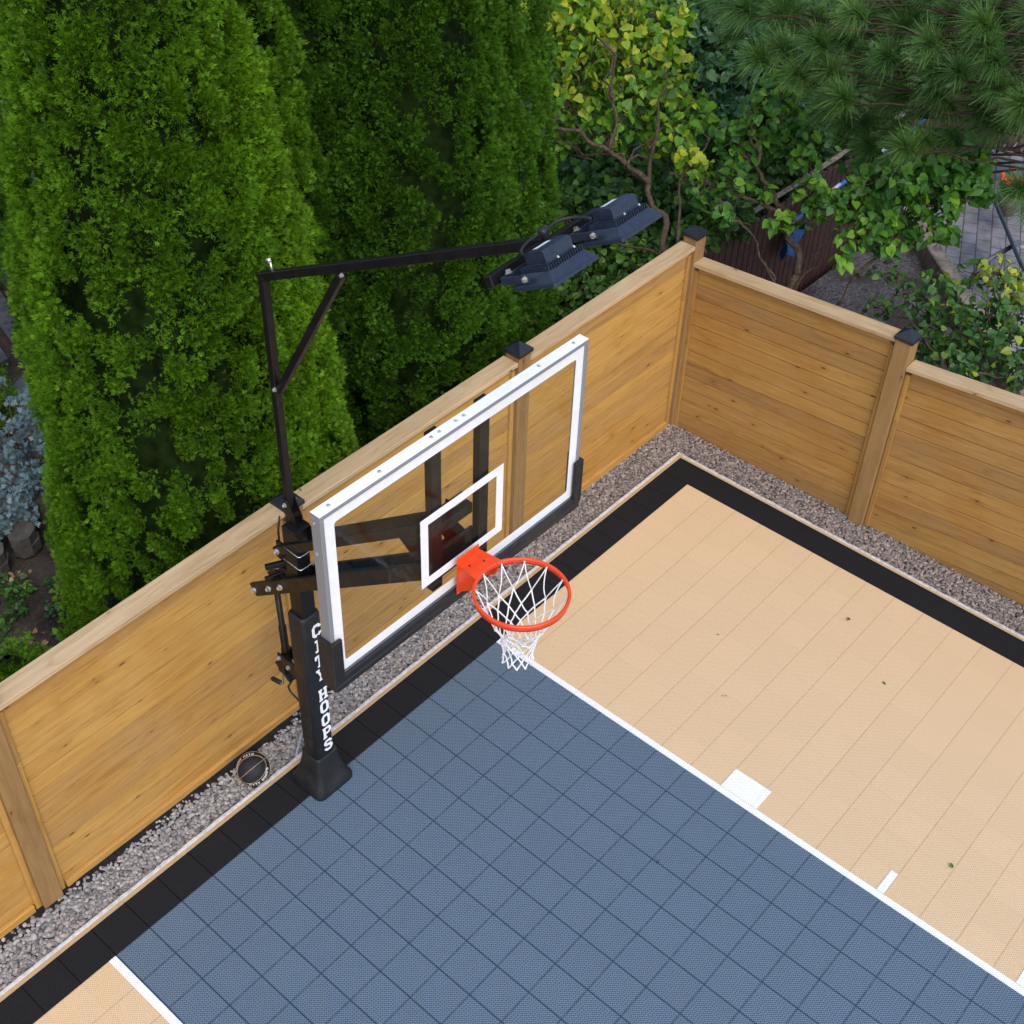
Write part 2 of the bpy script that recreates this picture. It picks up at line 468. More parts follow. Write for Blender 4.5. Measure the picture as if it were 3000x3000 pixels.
def glass_mat():
    t = NT('clear backboard glass')
    tr = t.new('ShaderNodeBsdfTransparent'); tr.inputs[0].default_value = (.93, .945, .94, 1)
    gl = t.new('ShaderNodeBsdfGlossy'); gl.inputs['Roughness'].default_value = .02
    lw = t.new('ShaderNodeLayerWeight'); lw.inputs[0].default_value = .18
    mx = t.new('ShaderNodeMixShader'); t.set(mx.inputs[0], t.math('MULTIPLY', lw.outputs['Fresnel'], .05))
    t.t.links.new(tr.outputs[0], mx.inputs[1]); t.t.links.new(gl.outputs[0], mx.inputs[2])
    return t.done(mx.outputs[0])
M['glass'] = glass_mat()
X3 = ((1, 0, 0), (0, 1, 0), (0, 0, 1))

# ------------------------------------------------------------------ setting: ground and court
def sheet(name, pts, z, mat, sub=0):
    b = MB(); b.add([(x, y, z) for x, y in pts], [tuple(range(len(pts)))])
    o = b.build(name, mat); tag(o, kind='structure'); return o

# soil beyond and below everything, gently uneven
def terrain():
    n = 90; xs = np.linspace(-60, 30, n); ys = np.linspace(-60, 30, n)
    # denser grid near the yard through a cubic warp
    def warp(a, c, s): 
        t = np.linspace(-1, 1, n); return c + s * (0.12 * t + .88 * t ** 3)
    xs = warp(xs, -1., 70.); ys = warp(ys, -1., 70.)
    X, Y = np.meshgrid(xs, ys, indexing='ij')
    Z = np.full_like(X, -.22)
    for i in range(n):
        for j in range(n):
            Z[i, j] += .09 * noise.noise(Vector((X[i, j] * .6, Y[i, j] * .6, 0)))
    inside = (X > -.6) & (Y > -.6)
    Z[inside] = -.22
    v = np.stack([X, Y, Z], -1).reshape(-1, 3)
    i, j = np.meshgrid(np.arange(n - 1), np.arange(n - 1), indexing='ij')
    q = np.stack([i * n + j, (i + 1) * n + j, (i + 1) * n + j + 1, i * n + j + 1], -1).reshape(-1, 4)
    o = np_mesh('ground', v, q, M['soil'], smooth=True); tag(o, kind='structure')
terrain()

CX, CY = 11.5, 9.5       # far limits of the court, beyond the frame
b = MB(); b.box((-.068, -.064, -.16), (CX, CY, -.012), .004)
tag(b.build('court_slab', M['concrete']), kind='structure')

# irregular concrete lip along the slab edge
def lip():
    b = MB(); n = 160
    for ax in (0, 1):
        pts = []
        L = 7.6 if ax == 0 else 4.2
        for i in range(n + 1):
            s = -.07 + (L + .07) * i / n
            w = .066 + .006 * noise.noise(Vector((s * 9, ax * 7., 0))) + .003 * noise.noise(Vector((s * 31, ax * 3., 2)))
            pts.append((s, w))
        vs = []; fs = []
        for s, w in pts:
            for (d, z) in ((-.05, -.0065), (-w, -.010), (-w - .004, -.06)):
                vs.append((s, d, z) if ax == 0 else (d, s, z))
        for i in range(n):
            for k in range(2):
                fs.append((i * 3 + k, i * 3 + k + 1, i * 3 + 4 + k, i * 3 + 3 + k))
        b.add(vs, fs)
    tag(b.build('slab_edge', M['concrete']), kind='structure')
lip()

# tan edging strip with a joint at each tile
b = MB()
x = XP - TP * 16 - TP
xs = [XP + TP * k for k in range(-17, 24)]
xs = [-.040] + [q for q in xs if q > .05] 
for a, c in zip(xs[:-1], xs[1:]):
    b.add([(a + .0015, -.040, -.012), (c - .0015, -.040, -.012), (c - .0015, -.001, .0), (a + .0015, -.001, .0),
           (a + .0015, -.040, -.03), (c - .0015, -.040, -.03)], [(0, 1, 2, 3), (4, 5, 1, 0)])
ys = [.0] + [YQ + TQ * k for k in range(0, 34)]
for a, c in zip(ys[:-1], ys[1:]):
    b.add([(-.040, a - (.052 if a == 0 else -.0015), -.012), (-.040, c - .0015, -.012), (-.001, c - .0015, .0), (-.001, a + .0015, .0)], [(0, 3, 2, 1)])
tag(b.build('court_edging', M['edge_tan']), kind='structure')

# tile surface : flat pieces side by side, never overlapping
BK = .264; L1, L1b = 2.798, 2.849; L2, L2b = 6.451, 6.502
b = MB()
def rect(x0, x1, y0, y1, m, z=.0): b.add([(x0, y0, z), (x1, y0, z), (x1, y1, z), (x0, y1, z)], [(0, 1, 2, 3)], m)
rect(0, CX, 0, BK, 0); rect(0, BK, BK, CY, 0)
rect(BK, L1, BK, CY, 1); rect(L1, L1b, BK, CY, 2); rect(L1b, L2, BK, CY, 3); rect(L2, L2b, BK, CY, 2); rect(L2b, CX, BK, CY, 1)
o = b.build('court_surface', [M['black_tile'], M['tan_tile'], M['white_tile'], M['blue_tile']]); tag(o, kind='structure')
# lane blocks and hash marks
b = MB()
for (y0, y1, dx) in ((2.355, 2.657, .197), (3.607, 3.660, .2), (4.600, 4.653, .2)):
    rect(L1 - dx, L1, y0, y1, 0, .004); rect(L2b, L2b + dx, y0, y1, 0, .004)
tag(b.build('court_markings', M['white_tile']), kind='structure')

# ------------------------------------------------------------------ gravel strip
def ico(sub):
    import bmesh
    bm = bmesh.new(); bmesh.ops.create_icosphere(bm, subdivisions=sub, radius=1.)
    v = np.array([x.co[:] for x in bm.verts]); f = np.array([[q.index for q in p.verts] for p in bm.faces]); bm.free(); return v, f
bed = MB()
bed.box((-.55, -.55, -.2), (8.2, -.066, -.075), .003)
bed.box((-.55, -.066, -.2), (-.07, 4.6, -.075), .003)
o = bed.build('gravel_bed', M['grit']); tag(o, kind='structure')

b = MB()
vs = []; fs = []
for i in range(91):
    xx = 4.0 + 3.1 * i / 90
    for k, (yy, zz) in enumerate(((-.425, -.035), (-.36, -.045), (-.30, -.060), (-.25, -.072))):
        vs.append((xx, yy, zz + .010 * noise.noise(Vector((xx * 7, k * 1.3, 0)))))
for i in range(90):
    for k in range(3): fs.append((i * 4 + k, i * 4 + k + 1, i * 4 + 5 + k, i * 4 + 4 + k))
b.add(vs, fs, 0, None, True)
tag(b.build('weed_fabric', M['fabric']), 'strip of black weed fabric showing along the foot of the board fence', 'fabric')

def fabric_gap(x):
    """width of bare fabric along the left fence"""
    g = 0.
    if 4.25 < x < 6.25:
        g = .012 + .06 * max(0, noise.noise(Vector((x * 2.1, 3.3, 0)))) + .06 * max(0, 1 - abs(x - 4.95) / .5)
    if 6.3 < x < 6.75: g = max(g, .05 * max(0, 1 - abs(x - 6.52) / .16))
    return g

def gravel():
    iv, jf = ico(2)
    P = []
    def scatter(x0, x1, y0, y1, st, zb, smin, smax):
        nx, ny = int((x1 - x0) / st), int((y1 - y0) / st)
        for i in range(nx):
            for j in range(ny):
                P.append((x0 + (i + .5 * (j % 2) + random.uniform(-.1, 1.1)) * st, y0 + (j + random.uniform(-.1, 1.1)) * st, zb + random.uniform(-.006, .006), random.uniform(smin, smax) * (1.25 if random.random() < .12 else 1.)))
    for st, zb in ((.023, -.066), (.0235, -.058), (.030, -.050)):
        scatter(-.43, 7.9, -.42, -.066, st, zb, .0095, .0165)
        scatter(-.43, -.070, -.06, 4.4, st, zb, .009, .0155)
    kept = []
    for (x, y, z, s) in P:
        if x > -.06 and y < -.2:
            if y < -.40 + fabric_gap(x) + .012 * noise.noise(Vector((x * 30, 0, 5))): continue
        if (x - 4.645) ** 2 < .165 ** 2 and y > -.02: continue
        d = math.dist((x, y), (4.955, -.16))
        if d < .06: continue
        kept.append((x, y, z, s))
    # a few strays on the bare fabric
    n = len(kept); K = np.array(kept)
    nv = len(iv)
    A = rng.normal(size=(n, 3)); A /= np.linalg.norm(A, axis=1)[:, None]
    B = rng.normal(size=(n, 3)); B -= A * (A * B).sum(1)[:, None]; B /= np.linalg.norm(B, axis=1)[:, None]
    Cc = np.cross(A, B)
    sc = K[:, 3:4] * np.stack([rng.uniform(1., 1.4, n), rng.uniform(.8, 1.05, n), rng.uniform(.5, .75, n)], 1)
    # flattened stones lie roughly flat
    Cc = Cc * .4 + np.array([0, 0, 1.]) ; Cc /= np.linalg.norm(Cc, axis=1)[:, None]
    A -= Cc * (A * Cc).sum(1)[:, None]; A /= np.linalg.norm(A, axis=1)[:, None]; B = np.cross(Cc, A)
    kk = rng.normal(size=(n, 3, 1)) * 1.3; lump = 1 + .09 * np.sin(iv[None] @ kk * 1.6 + rng.uniform(0, 6, (n, 1, 1)))
    L = iv[None] * lump
    v = (L[:, :, 0:1] * (A * sc[:, 0:1])[:, None] + L[:, :, 1:2] * (B * sc[:, 1:2])[:, None] + L[:, :, 2:3] * (Cc * sc[:, 2:3])[:, None]) + K[:, None, :3]
    f = (jf[None] + (np.arange(n) * nv)[:, None, None]).reshape(-1, 3)
    tint = np.repeat(np.clip(rng.normal(.52, .24, n), 0, 1), nv)
    o = np_mesh('gravel', v.reshape(-1, 3), f, M['pebble'], tint=tint, smooth=True)
    tag(o, 'rounded grey and beige pebbles filling the strip between court and fence', 'gravel', kind='stuff')
gravel()

# ------------------------------------------------------------------ wooden fence
gid = [0.]
def nid():
    gid[0] += 1.; return gid[0] + .37

class Run:
    """a straight fence run: s along, d outwards (away from court), z up"""
    def __init__(s, kind): s.k = kind
    def p(s, a, d, z): return Vector((a, -.375 - d, z)) if s.k == 'x' else Vector((-.375 - d, a, z))
    def axes(s): 
        return (Vector((1, 0, 0)), Vector((0, -1, 0)), Vector((0, 0, 1))) if s.k == 'x' else (Vector((0, 1, 0)), Vector((-1, 0, 0)), Vector((0, 0, 1)))

def panel(run, root, a0, a1, z0, z1, mat, bottom_rail):
    """bay between posts; z0,z1 = top of cap rail (front edge) at a0,a1"""
    S, D, U = run.axes()
    L = a1 - a0; sl = (z1 - z0) / L
    Sd = S + U * sl; Ud = U
    def q(a, d, h):      # h below cap top, measured square to the tilted rail
        return run.p(a0, d, z0) + S * (a - a0) + U * sl * (a - a0) + Ud * h
    cap = MB(); am = (a0 + a1) / 2
    cap.cbox(q(am, .074, -.019), (Sd, D, Ud), (L - .004, .150, .038), .004, 0, nid())
    cap.build('cap_rail', M['cap_wood'], root)
    fas = MB(); fas.cbox(q(am, .036, -.060), (Sd, D, Ud), (L - .10, .022, .043), .002, 0, nid())
    fas.build('top_rail', mat, root)
    bd = MB(); h = .082; pitch = .1395
    while h < 1.99:
        top = -h; bot = -(h + pitch - .0055)
        # butt joints here and there
        cuts = [a0 + .002, a1 - .002]
        for c0, c1 in zip(cuts[:-1], cuts[1:]):
            bd.cbox(q((c0 + c1) / 2, .062 + random.uniform(-.0012, .0012), (top + bot) / 2), (Sd, D, Ud), (c1 - c0, .019, abs(bot - top)), .0012, 0, nid())
        h += pitch
    bd.cbox(q(am, .0735, -1.02), (Sd, D, Ud), (L - .01, .004, 1.86), .001, 0, nid())
    bd.build('board_panel', mat, root)
    bt = MB()
    for a in (a0 + .022, a1 - .022):
        for (h0, h1) in ((-.085, -.55), (-.553, -1.98)):
            off = random.uniform(-.003, .003); bt.mark()
            bt.cbox(q(a + off, .040, (h0 + h1) / 2), (Sd, D, Ud), (.040, .024, abs(h1 - h0)), .003, 0, nid(), 2)
    bt.build_each('batten', mat, root)
    if bottom_rail:
        br = MB(); br.cbox(run.p(am, .036, -.03), (S, D, U), (L - .10, .032, .10), .004, 0, nid())
        br.build('bottom_rail', mat, root)

def post(run, root, a, top, w=.140):
    S, D, U = run.axes()
    m = MB(); c = run.p(a, w / 2 - .008, (top - .3) / 2)
    m.cbox(c, (S, D, U), (w, w, top + .3), .005, 0, nid(), 2)
    po = m.build('post', M['post_wood'], root)
    k = MB(); o = run.p(a, w / 2 - .008, top); hw = w / 2 + .011
    def pt(i, j, z): return o + S * i + D * j + U * z
    vs = [pt(i * hw, j * hw, -.026) for i, j in ((-1, -1), (1, -1), (1, 1), (-1, 1))] + \
         [pt(i * hw, j * hw, .002) for i, j in ((-1, -1), (1, -1), (1, 1), (-1, 1))] + \
         [pt(i * (hw - .012), j * (hw - .012), .010) for i, j in ((-1, -1), (1, -1), (1, 1), (-1, 1))] + [pt(0, 0, .062)]
    fs = [(0, 1, 5, 4), (1, 2, 6, 5), (2, 3, 7, 6), (3, 0, 4, 7), (4, 5, 9, 8), (5, 6, 10, 9), (6, 7, 11, 10), (7, 4, 8, 11),
          (8, 9, 12), (9, 10, 12), (10, 11, 12), (11, 8, 12), (3, 2, 1, 0)]
    k.add(vs, fs); k.build('post_cap', M['cap_black'], po)
    return po

rx = Run('x')
fl = empty('wooden_fence', (3.0, -.44, -.1), 'long golden stained board fence behind the basketball hoop with four capped posts', 'fence')
PX = [-.445, 1.862, 4.180, 6.471, 8.76]
for a, t in zip(PX, (1.985, 1.955, 1.925, 1.94, 1.94)): post(rx, fl, a, t)
panel(rx, fl, PX[0] + .07, PX[1] - .07, 1.897, 1.868, M['board_left'], True)
panel(rx, fl, PX[1] + .07, PX[2] - .07, 1.885, 1.868, M['board_left'], True)
panel(rx, fl, PX[2] + .07, PX[3] - .07, 1.908, 1.845, M['board_left'], True)
panel(rx, fl, PX[3] + .07, PX[4] - .07, 1.86, 1.85, M['board_left'], True)
ry = Run('y')
fr = empty('wooden_fence', (-.44, 2.0, -.1), 'shorter shaded board fence to the right of the court, its bays stepping down', 'fence')
PY = [1.617, 3.70]
for a, t in zip(PY, (1.893, 1.86)): post(ry, fr, a, t)
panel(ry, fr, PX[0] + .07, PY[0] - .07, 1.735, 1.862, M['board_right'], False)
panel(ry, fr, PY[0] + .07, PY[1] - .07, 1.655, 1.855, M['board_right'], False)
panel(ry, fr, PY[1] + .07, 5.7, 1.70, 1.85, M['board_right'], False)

# ------------------------------------------------------------------ lettering
GL = {
 'C': ([(6, 5.4), (6, 6.4), (4.4, 8), (1.6, 8), (0, 6.4), (0, 1.6), (1.6, 0), (4.4, 0), (6, 1.6), (6, 2.6), (4.2, 2.6), (4.2, 2.2), (3.7, 1.7), (2.3, 1.7), (1.8, 2.2), (1.8, 5.8), (2.3, 6.3), (3.7, 6.3), (4.2, 5.8), (4.2, 5.4)], None),
 'I': ([(1, 0), (5, 0), (5, 1.4), (3.9, 1.4), (3.9, 6.6), (5, 6.6), (5, 8), (1, 8), (1, 6.6), (2.1, 6.6), (2.1, 1.4), (1, 1.4)], None),
 'T': ([(1.5, 0), (4.5, 0), (4.5, 1.3), (3.9, 1.3), (3.9, 6.4), (4.7, 6.4), (4.7, 5.3), (6, 5.3), (6, 8), (0, 8), (0, 5.3), (1.3, 5.3), (1.3, 6.4), (2.1, 6.4), (2.1, 1.3), (1.5, 1.3)], None),
 'Y': ([(1.5, 0), (4.5, 0), (4.5, 1.3), (3.9, 1.3), (3.9, 3.4), (5.4, 6.7), (6.2, 6.7), (6.2, 8), (3.7, 8), (3.7, 6.7), (4, 6.7), (3, 4.6), (2, 6.7), (2.3, 6.7), (2.3, 8), (-.2, 8), (-.2, 6.7), (.6, 6.7), (2.1, 3.4), (2.1, 1.3), (1.5, 1.3)], None),
 'H': ([(0, 0), (2.6, 0), (2.6, 1.3), (2.1, 1.3), (2.1, 3.3), (3.9, 3.3), (3.9, 1.3), (3.4, 1.3), (3.4, 0), (6, 0), (6, 1.3), (5.6, 1.3), (5.6, 6.7), (6, 6.7), (6, 8), (3.4, 8), (3.4, 6.7), (3.9, 6.7), (3.9, 4.8), (2.1, 4.8), (2.1, 6.7), (2.6, 6.7), (2.6, 8), (0, 8), (0, 6.7), (.4, 6.7), (.4, 1.3), (0, 1.3)], None),
 'O': ([(1.6, 0), (4.4, 0), (6, 1.6), (6, 6.4), (4.4, 8), (1.6, 8), (0, 6.4), (0, 1.6)], [(2.4, 1.7), (3.6, 1.7), (4.2, 2.3), (4.2, 5.7), (3.6, 6.3), (2.4, 6.3), (1.8, 5.7), (1.8, 2.3)]),
 'P': ([(0, 0), (2.8, 0), (2.8, 1.3), (2.2, 1.3), (2.2, 2.8), (4.6, 2.8), (6, 4.2), (6, 6.6), (4.6, 8), (0, 8), (0, 6.7), (.4, 6.7), (.4, 1.3), (0, 1.3)], [(2.2, 4.3), (3.9, 4.3), (4.3, 4.7), (4.3, 6.1), (3.9, 6.5), (2.2, 6.5)]),
 'S': ([(0, 1.6), (1.6, 0), (4.4, 0), (6, 1.6), (6, 3.5), (4.8, 4.8), (2.3, 5.3), (1.8, 5.7), (1.8, 6), (2.2, 6.4), (3.7, 6.4), (4.2, 5.9), (4.2, 5.6), (5.9, 5.6), (5.9, 6.5), (4.4, 8), (1.6, 8), (0, 6.5), (0, 5), (1.2, 3.8), (3.7, 3.2), (4.2, 2.8), (4.2, 2.1), (3.7, 1.6), (2.3, 1.6), (1.8, 2.1), (1.8, 2.5), (0, 2.5)], None),
}
def glyph(ch):
    o, h = GL[ch]
    loops = [[Vector((a, c, 0)) for a, c in o]]
    if h: loops.append([Vector((a, c, 0)) for a, c in h[::-1]])
    pts = [p for l in loops for p in l]
    return [(p.x / 6, p.y / 8) for p in pts], tessellate_polygon(loops)

# ------------------------------------------------------------------ basketball hoop
PCX, PCY = 4.660, .232          # pole axis
hoop = empty('basketball_hoop', (PCX, PCY, 0.), 'tall black post basketball hoop with clear backboard, orange rim and white net', 'basketball hoop')
def octo(x0, x1, y0, y1, r, n=5):
    pts = []
    for (cx, cy, a0) in ((x1 - r, y1 - r, 0), (x0 + r, y1 - r, 90), (x0 + r, y0 + r, 180), (x1 - r, y0 + r, 270)):
        for k in range(n + 1):
            a = R(a0 + 90 * k / n); pts.append((cx + r * math.cos(a), cy + r * math.sin(a)))
    return pts
def loft(b, rings, mat=0, smooth=True):
    n = len(rings[0]); vs = [p for r in rings for p in r]; fs = []
    for i in range(len(rings) - 1):
        for j in range(n):
            j2 = (j + 1) % n
            fs.append((i * n + j, i * n + j2, (i + 1) * n + j2, (i + 1) * n + j))
    b.add(vs, fs, mat, None, smooth)
    b.add(rings[0], [tuple(range(n))[::-1]], mat); b.add(rings[-1], [tuple(range(n))], mat)
def ring(x0, x1, y0, y1, r, z): return [(x, y, z) for x, y in octo(x0, x1, y0, y1, r)]
# flared base cover
b = MB(); rg = []
for z, e in ((.0, .0), (.012, .004), (.045, .002), (.09, -.020), (.16, -.045), (.24, -.062), (.30, -.070), (.338, -.071), (.342, -.085)):
    rg.append(ring(4.482 - e, 4.810 + e, .055 - e, .372 + e, max(.052 + e * .4, .02), z))
loft(b, rg)
b.build('base_cover', M['rubber'], hoop)
# pad round the pole
b = MB(); x0, x1, y0, y1 = 4.582, 4.737, .150, .302
loft(b, [ring(x0 + .012, x1 - .012, y0 + .012, y1 - .012, .022, .332), ring(x0, x1, y0, y1, .03, .342), ring(x0, x1, y0, y1, .03, 1.705), ring(x0 + .006, x1 - .006, y0 + .006, y1 - .006, .028, 1.722), ring(x0 + .018, x1 - .018, y0 + .018, y1 - .018, .02, 1.724)])
pad = b.build('pole_pad', M['pad_black'], hoop)
b = MB()
for ch, zc in zip('CITYHOOPS', (1.578, 1.438, 1.297, 1.165, .970, .840, .706, .575, .440)):
    pts, tri = glyph(ch)
    w, h = .074, .114
    if zc in (1.578, .970): b.mark()
    b.add([(4.671 - p[0] * w, .3035, zc - h / 2 + p[1] * h) for p in pts], [tuple(t) for t in tri])
b.build_each('lettering', M['lettering'], pad)
# pole
b = MB(); b.box((4.606, .176, .10), (4.714, .286, 2.446), .006)
b.box((4.598, .19, 2.446), (4.722, .306, 2.458), .002)
b.prism([(.30, 2.40), (.36, 2.445), (.205, 2.445), (.205, 2.30)], (4.716, 0, 0), ((0, 1, 0), (0, 0, 1), (1, 0, 0)), .006)
b.prism([(.30, 2.40), (.36, 2.445), (.205, 2.445), (.205, 2.30)], (4.598, 0, 0), ((0, 1, 0), (0, 0, 1), (1, 0, 0)), .006)
b.build('pole', M['black_metal'], hoop)
# linkage arms
ad = Vector((0, .791, .6118)); au = Vector((0, -.6118, .791))
for sx in (1, -1):
    xx = PCX + sx * .072
    b = MB(); p0 = Vector((xx, -.147, 1.712)); p1 = p0 + ad * 1.93
    b.cbox((p0 + p1) / 2, ((1, 0, 0), ad, au), (.030, 1.93, .095), .004)
    arm = b.build('lower_arm', M['black_metal'], hoop)
    b = MB()
    for t in (.02, .215, .365):
        q = p0 + ad * t
        b.mark(); b.lathe(q + V(sx * .015, 0, 0), (sx, 0, 0), [(.021, 0), (.021, .003), (.001, .003)], 16)
        b.bolt(q + V(sx * .018, 0, 0), (sx, 0, 0), .0135, .018, 0, False)
    b.build_each('bolt', M['zinc'], arm)
    b = MB(); p0 = Vector((xx, .125, 2.222)); p1 = p0 + ad * 1.585
    b.cbox((p0 + p1) / 2, ((1, 0, 0), ad, au), (.026, 1.585, .058), .003)
    arm = b.build('upper_arm', M['black_metal'], hoop)
    b = MB(); q = p0 + ad * .035
    b.lathe(q + V(sx * .013, 0, 0), (sx, 0, 0), [(.02, 0), (.02, .003), (.001, .003)], 16)
    b.bolt(q + V(sx * .016, 0, 0), (sx, 0, 0), .0135, .018, 0, False)
    b.build('bolt', M['zinc'], arm)
# plates tying the arms together
b = MB()
p = Vector((PCX, -.147, 1.712))
b.cbox(p + ad * .45 + au * -.02, ((1, 0, 0), ad, au), (.113, .3, .006), .001)
b.cbox(p + ad * 1.25 + au * -.045, ((1, 0, 0), ad, au), (.113, 1.0, .005), .001)
b.cbox(p + ad * 1.1 + au * .0, ((1, 0, 0), ad, au), (.04, .9, .04), .003)
b.prism([(.75, 0), (1.0, .055), (1.08, 0)], p - V(.04, 0, 0) + au * .0, ((0, ad.y, ad.z), (0, au.y, au.z), (1, 0, 0)), .08)
b.build('arm_brace', M['black_metal'], hoop)
# pivot lugs behind the pole
b = MB()
for z in (2.235, 2.14, 2.03, 1.95):
    b.mark()
    b.box((4.622, .085 if z > 2 else .03, z - .022), (4.640, .18, z + .022), .002)
    b.mark(); b.box((4.680, .085 if z > 2 else .03, z - .022), (4.698, .18, z + .022), .002)
b.mark(); b.beam((4.63, .17, 2.10), (4.77, .05, 2.06), .03, .035)
b.mark(); b.beam((4.63, .12, 1.99), (4.76, .02, 1.93), .025, .03)
b.build_each('pivot_lug', M['black_metal'], hoop)
b = MB()
for z in (2.332, 2.228):
    b.mark(); b.tube([(4.75, .235 + (2.332 - z) * -.2, z), (4.755, .352, z + .002), (4.748, .364, z), (4.70, .362, z - .006), (4.60, .345, z - .012)], .0035, 8)
b.build_each('spring_clip', M['zinc'], hoop)
# crank jack behind the pole
b = MB()
b.lathe((4.65, -.03, 1.70), (0, .012, -.5), [(.020, 0), (.020, .30), (.026, .305), (.026, .50), (.031, .51), (.031, .545)], 20)
b.tube([(4.65, -.03, 1.75), (4.65, -.05, 1.69)], .012)
b.box((4.60, -.05, 1.05), (4.612, .17, 1.16), .002); b.box((4.688, -.05, 1.05), (4.70, .17, 1.16), .002)
b.box((4.615, -.075, .955), (4.69, -.005, 1.10), .004)
b.beam((4.66, -.10, 1.02), (4.66, .03, .91), .05, .03)
jack = b.build('crank_jack', M['black_metal'], hoop)
b = MB(); b.tube([(4.65, -.085, .96), (4.65, -.088, .90), (4.652, -.092, .785), (4.652, -.10, .765), (4.652, -.13, .758)], .0075, 8)
cr_ = b.build('crank_handle', M['zinc'], jack)
b = MB(); b.lathe((4.652, -.12, .762), (0, -.1, -.026), [(.010, 0), (.017, .008), (.0165, .045), (.017, .085), (.010, .098)], 14)
b.build('grip', M['rubber'], cr_)
b = MB()
for q in ((4.702, -.03, 1.125), (4.702, .06, 1.10)): b.bolt(q, (1, 0, 0), .012, .016)
b.build_each('bolt', M['zinc'], jack)
b = MB(); b.mark(); b.tube([(4.65, .09, 2.42), (4.66, .075, 2.3), (4.66, .07, 2.2)], .006, 8)
b.mark(); b.tube([(4.65, .05, .995), (4.66, .02, .90), (4.66, -.03, .80), (4.66, -.01, .76), (4.66, .07, .735), (4.66, .14, .72)], .007, 8)
b.build_each('power_cable', M['cable'], hoop)

# backboard
BX0, BX1, BY, BZ1, BZ0 = 3.706, 5.536, 1.546, 3.896, 2.826
bb = MB(); fw = .023; dp = .062
bb.box((BX0, BY - dp, BZ1 - fw), (BX1, BY, BZ1), .002)
bb.box((BX0, BY - dp, BZ0), (BX1, BY, BZ0 + fw), .002)
bb.box((BX0, BY - dp, BZ0 + fw), (BX0 + fw, BY, BZ1 - fw), .002)
bb.box((BX1 - fw, BY - dp, BZ0 + fw), (BX1, BY, BZ1 - fw), .002)
frame = bb.build('backboard_frame', M['alu'], hoop)
b = MB(); b.box((BX0, BY - dp, BZ1 + .0002), (BX1, BY - .001, BZ1 + .0022), .0006)  # added white strip, paints the sky's reflection on the metal top
b.build('top_sky_sheen', M['white'], frame)
b = MB()
for xx in (5.455, 5.15, 4.82, 4.765, 4.655, 4.60, 4.06, 3.79): b.bolt((xx, BY - .032, BZ1 + .002), (0, 0, 1), .007, .006)
for z in (3.84, 3.66): b.bolt((BX1, BY - .04, z), (1, 0, 0), .008, .006)
b.build_each('frame_screw', M['zinc'], frame)
b = MB(); b.box((BX0 + fw + .0005, BY - .022, BZ0 + fw + .0005), (BX1 - fw - .0005, BY - .010, BZ1 - fw - .0005), .0008)
glass = b.build('backboard_glass', M['glass'], hoop)
def band(b, x0, x1, z0, z1, w, y, rc=0.):
    b.box((x0, y, z1 - w), (x1, y + .001, z1), .0001); b.box((x0, y, z0), (x1, y + .001, z0 + w), .0001)
    b.box((x0, y, z0 + w), (x0 + w, y + .001, z1 - w), .0001); b.box((x1 - w, y, z0 + w), (x1, y + .001, z1 - w), .0001)
    if rc:
        for cx, sx in ((x0 + w, 1), (x1 - w, -1)):
            for cz, sz in ((z0 + w, 1), (z1 - w, -1)):
                pl = [(cx, cz)] + [(cx + sx * (rc - rc * math.sin(R(a))), cz + sz * (rc - rc * math.cos(R(a)))) for a in range(0, 91, 15)]
                b.prism(pl, (0, y, 0), ((1, 0, 0), (0, 0, 1), (0, 1, 0)), .001)
b = MB(); band(b, BX0 + fw + .001, BX1 - fw - .001, BZ0 + fw + .016, BZ1 - fw - .001, .060, BY - .0092, .016)
b.build('border_band', M['white'], glass)
b = MB(); band(b, 4.330, 4.928, 3.008, 3.461, .052, BY - .0092)
b.build('target_square', M['white'], glass)
# edge padding : U channel along the bottom and up both ends
b = MB(); y0, y1 = BY - .085, BY + .022
b.box((BX0 - .012, y0, 2.772), (BX1 + .012, y1, BZ0 - .0005), .012)
b.box((BX0 + .05, BY + .0005, BZ0 - .006), (BX1 - .05, y1 - .001, 2.864), .008)
for xa, xb, xi in ((BX1 + .0005, BX1 + .014, -1), (BX0 - .014, BX0 - .0005, 1)):
    b.box((xa, y0, BZ0 - .01), (xb, y1, 3.118), .006)
    c0, c1 = (BX1 - .052, BX1 + .002) if xi < 0 else (BX0 - .002, BX0 + .052)
    b.box((c0, BY + .0005, BZ0 - .008), (c1, y1 - .0012, 3.116), .008)
b.build('edge_padding', M['pad_black'], hoop)
# uprights and cross channel behind the glass
for xa in (4.378, 4.720):
    b = MB(); b.box((xa, 1.438, 2.852), (xa + .074, 1.482, 3.872), .003)
    b.build('upright', M['black_metal'], hoop)
b = MB()
b.box((4.4525, 1.398, 3.155), (4.7195, 1.442, 3.222), .003)
b.tube([(4.47, 1.39, 3.262), (4.70, 1.39, 3.262)], .014, 12)
b.box((4.56, 1.36, 3.19), (4.57, 1.41, 3.27), .002)
b.box((4.4525, 1.36, 2.86), (4.7195, 1.445, 2.872), .002)
b.box((4.4525, 1.430, 2.8725), (4.7195, 1.445, 3.06), .002)
b.tube([(4.47, 1.34, 2.95), (4.72, 1.34, 2.95)], .016, 12)
b.prism([(0, 0), (.21, 0), (.16, .15), (.0, .20)], (4.475, 1.30, 2.86), ((0, .6, .8), (0, -.8, .6), (1, 0, 0)), .006)
b.prism([(0, 0), (.21, 0), (.16, .15), (.0, .20)], (4.700, 1.30, 2.86), ((0, .6, .8), (0, -.8, .6), (1, 0, 0)), .006)
b.build('cross_channel', M['black_metal'], hoop)
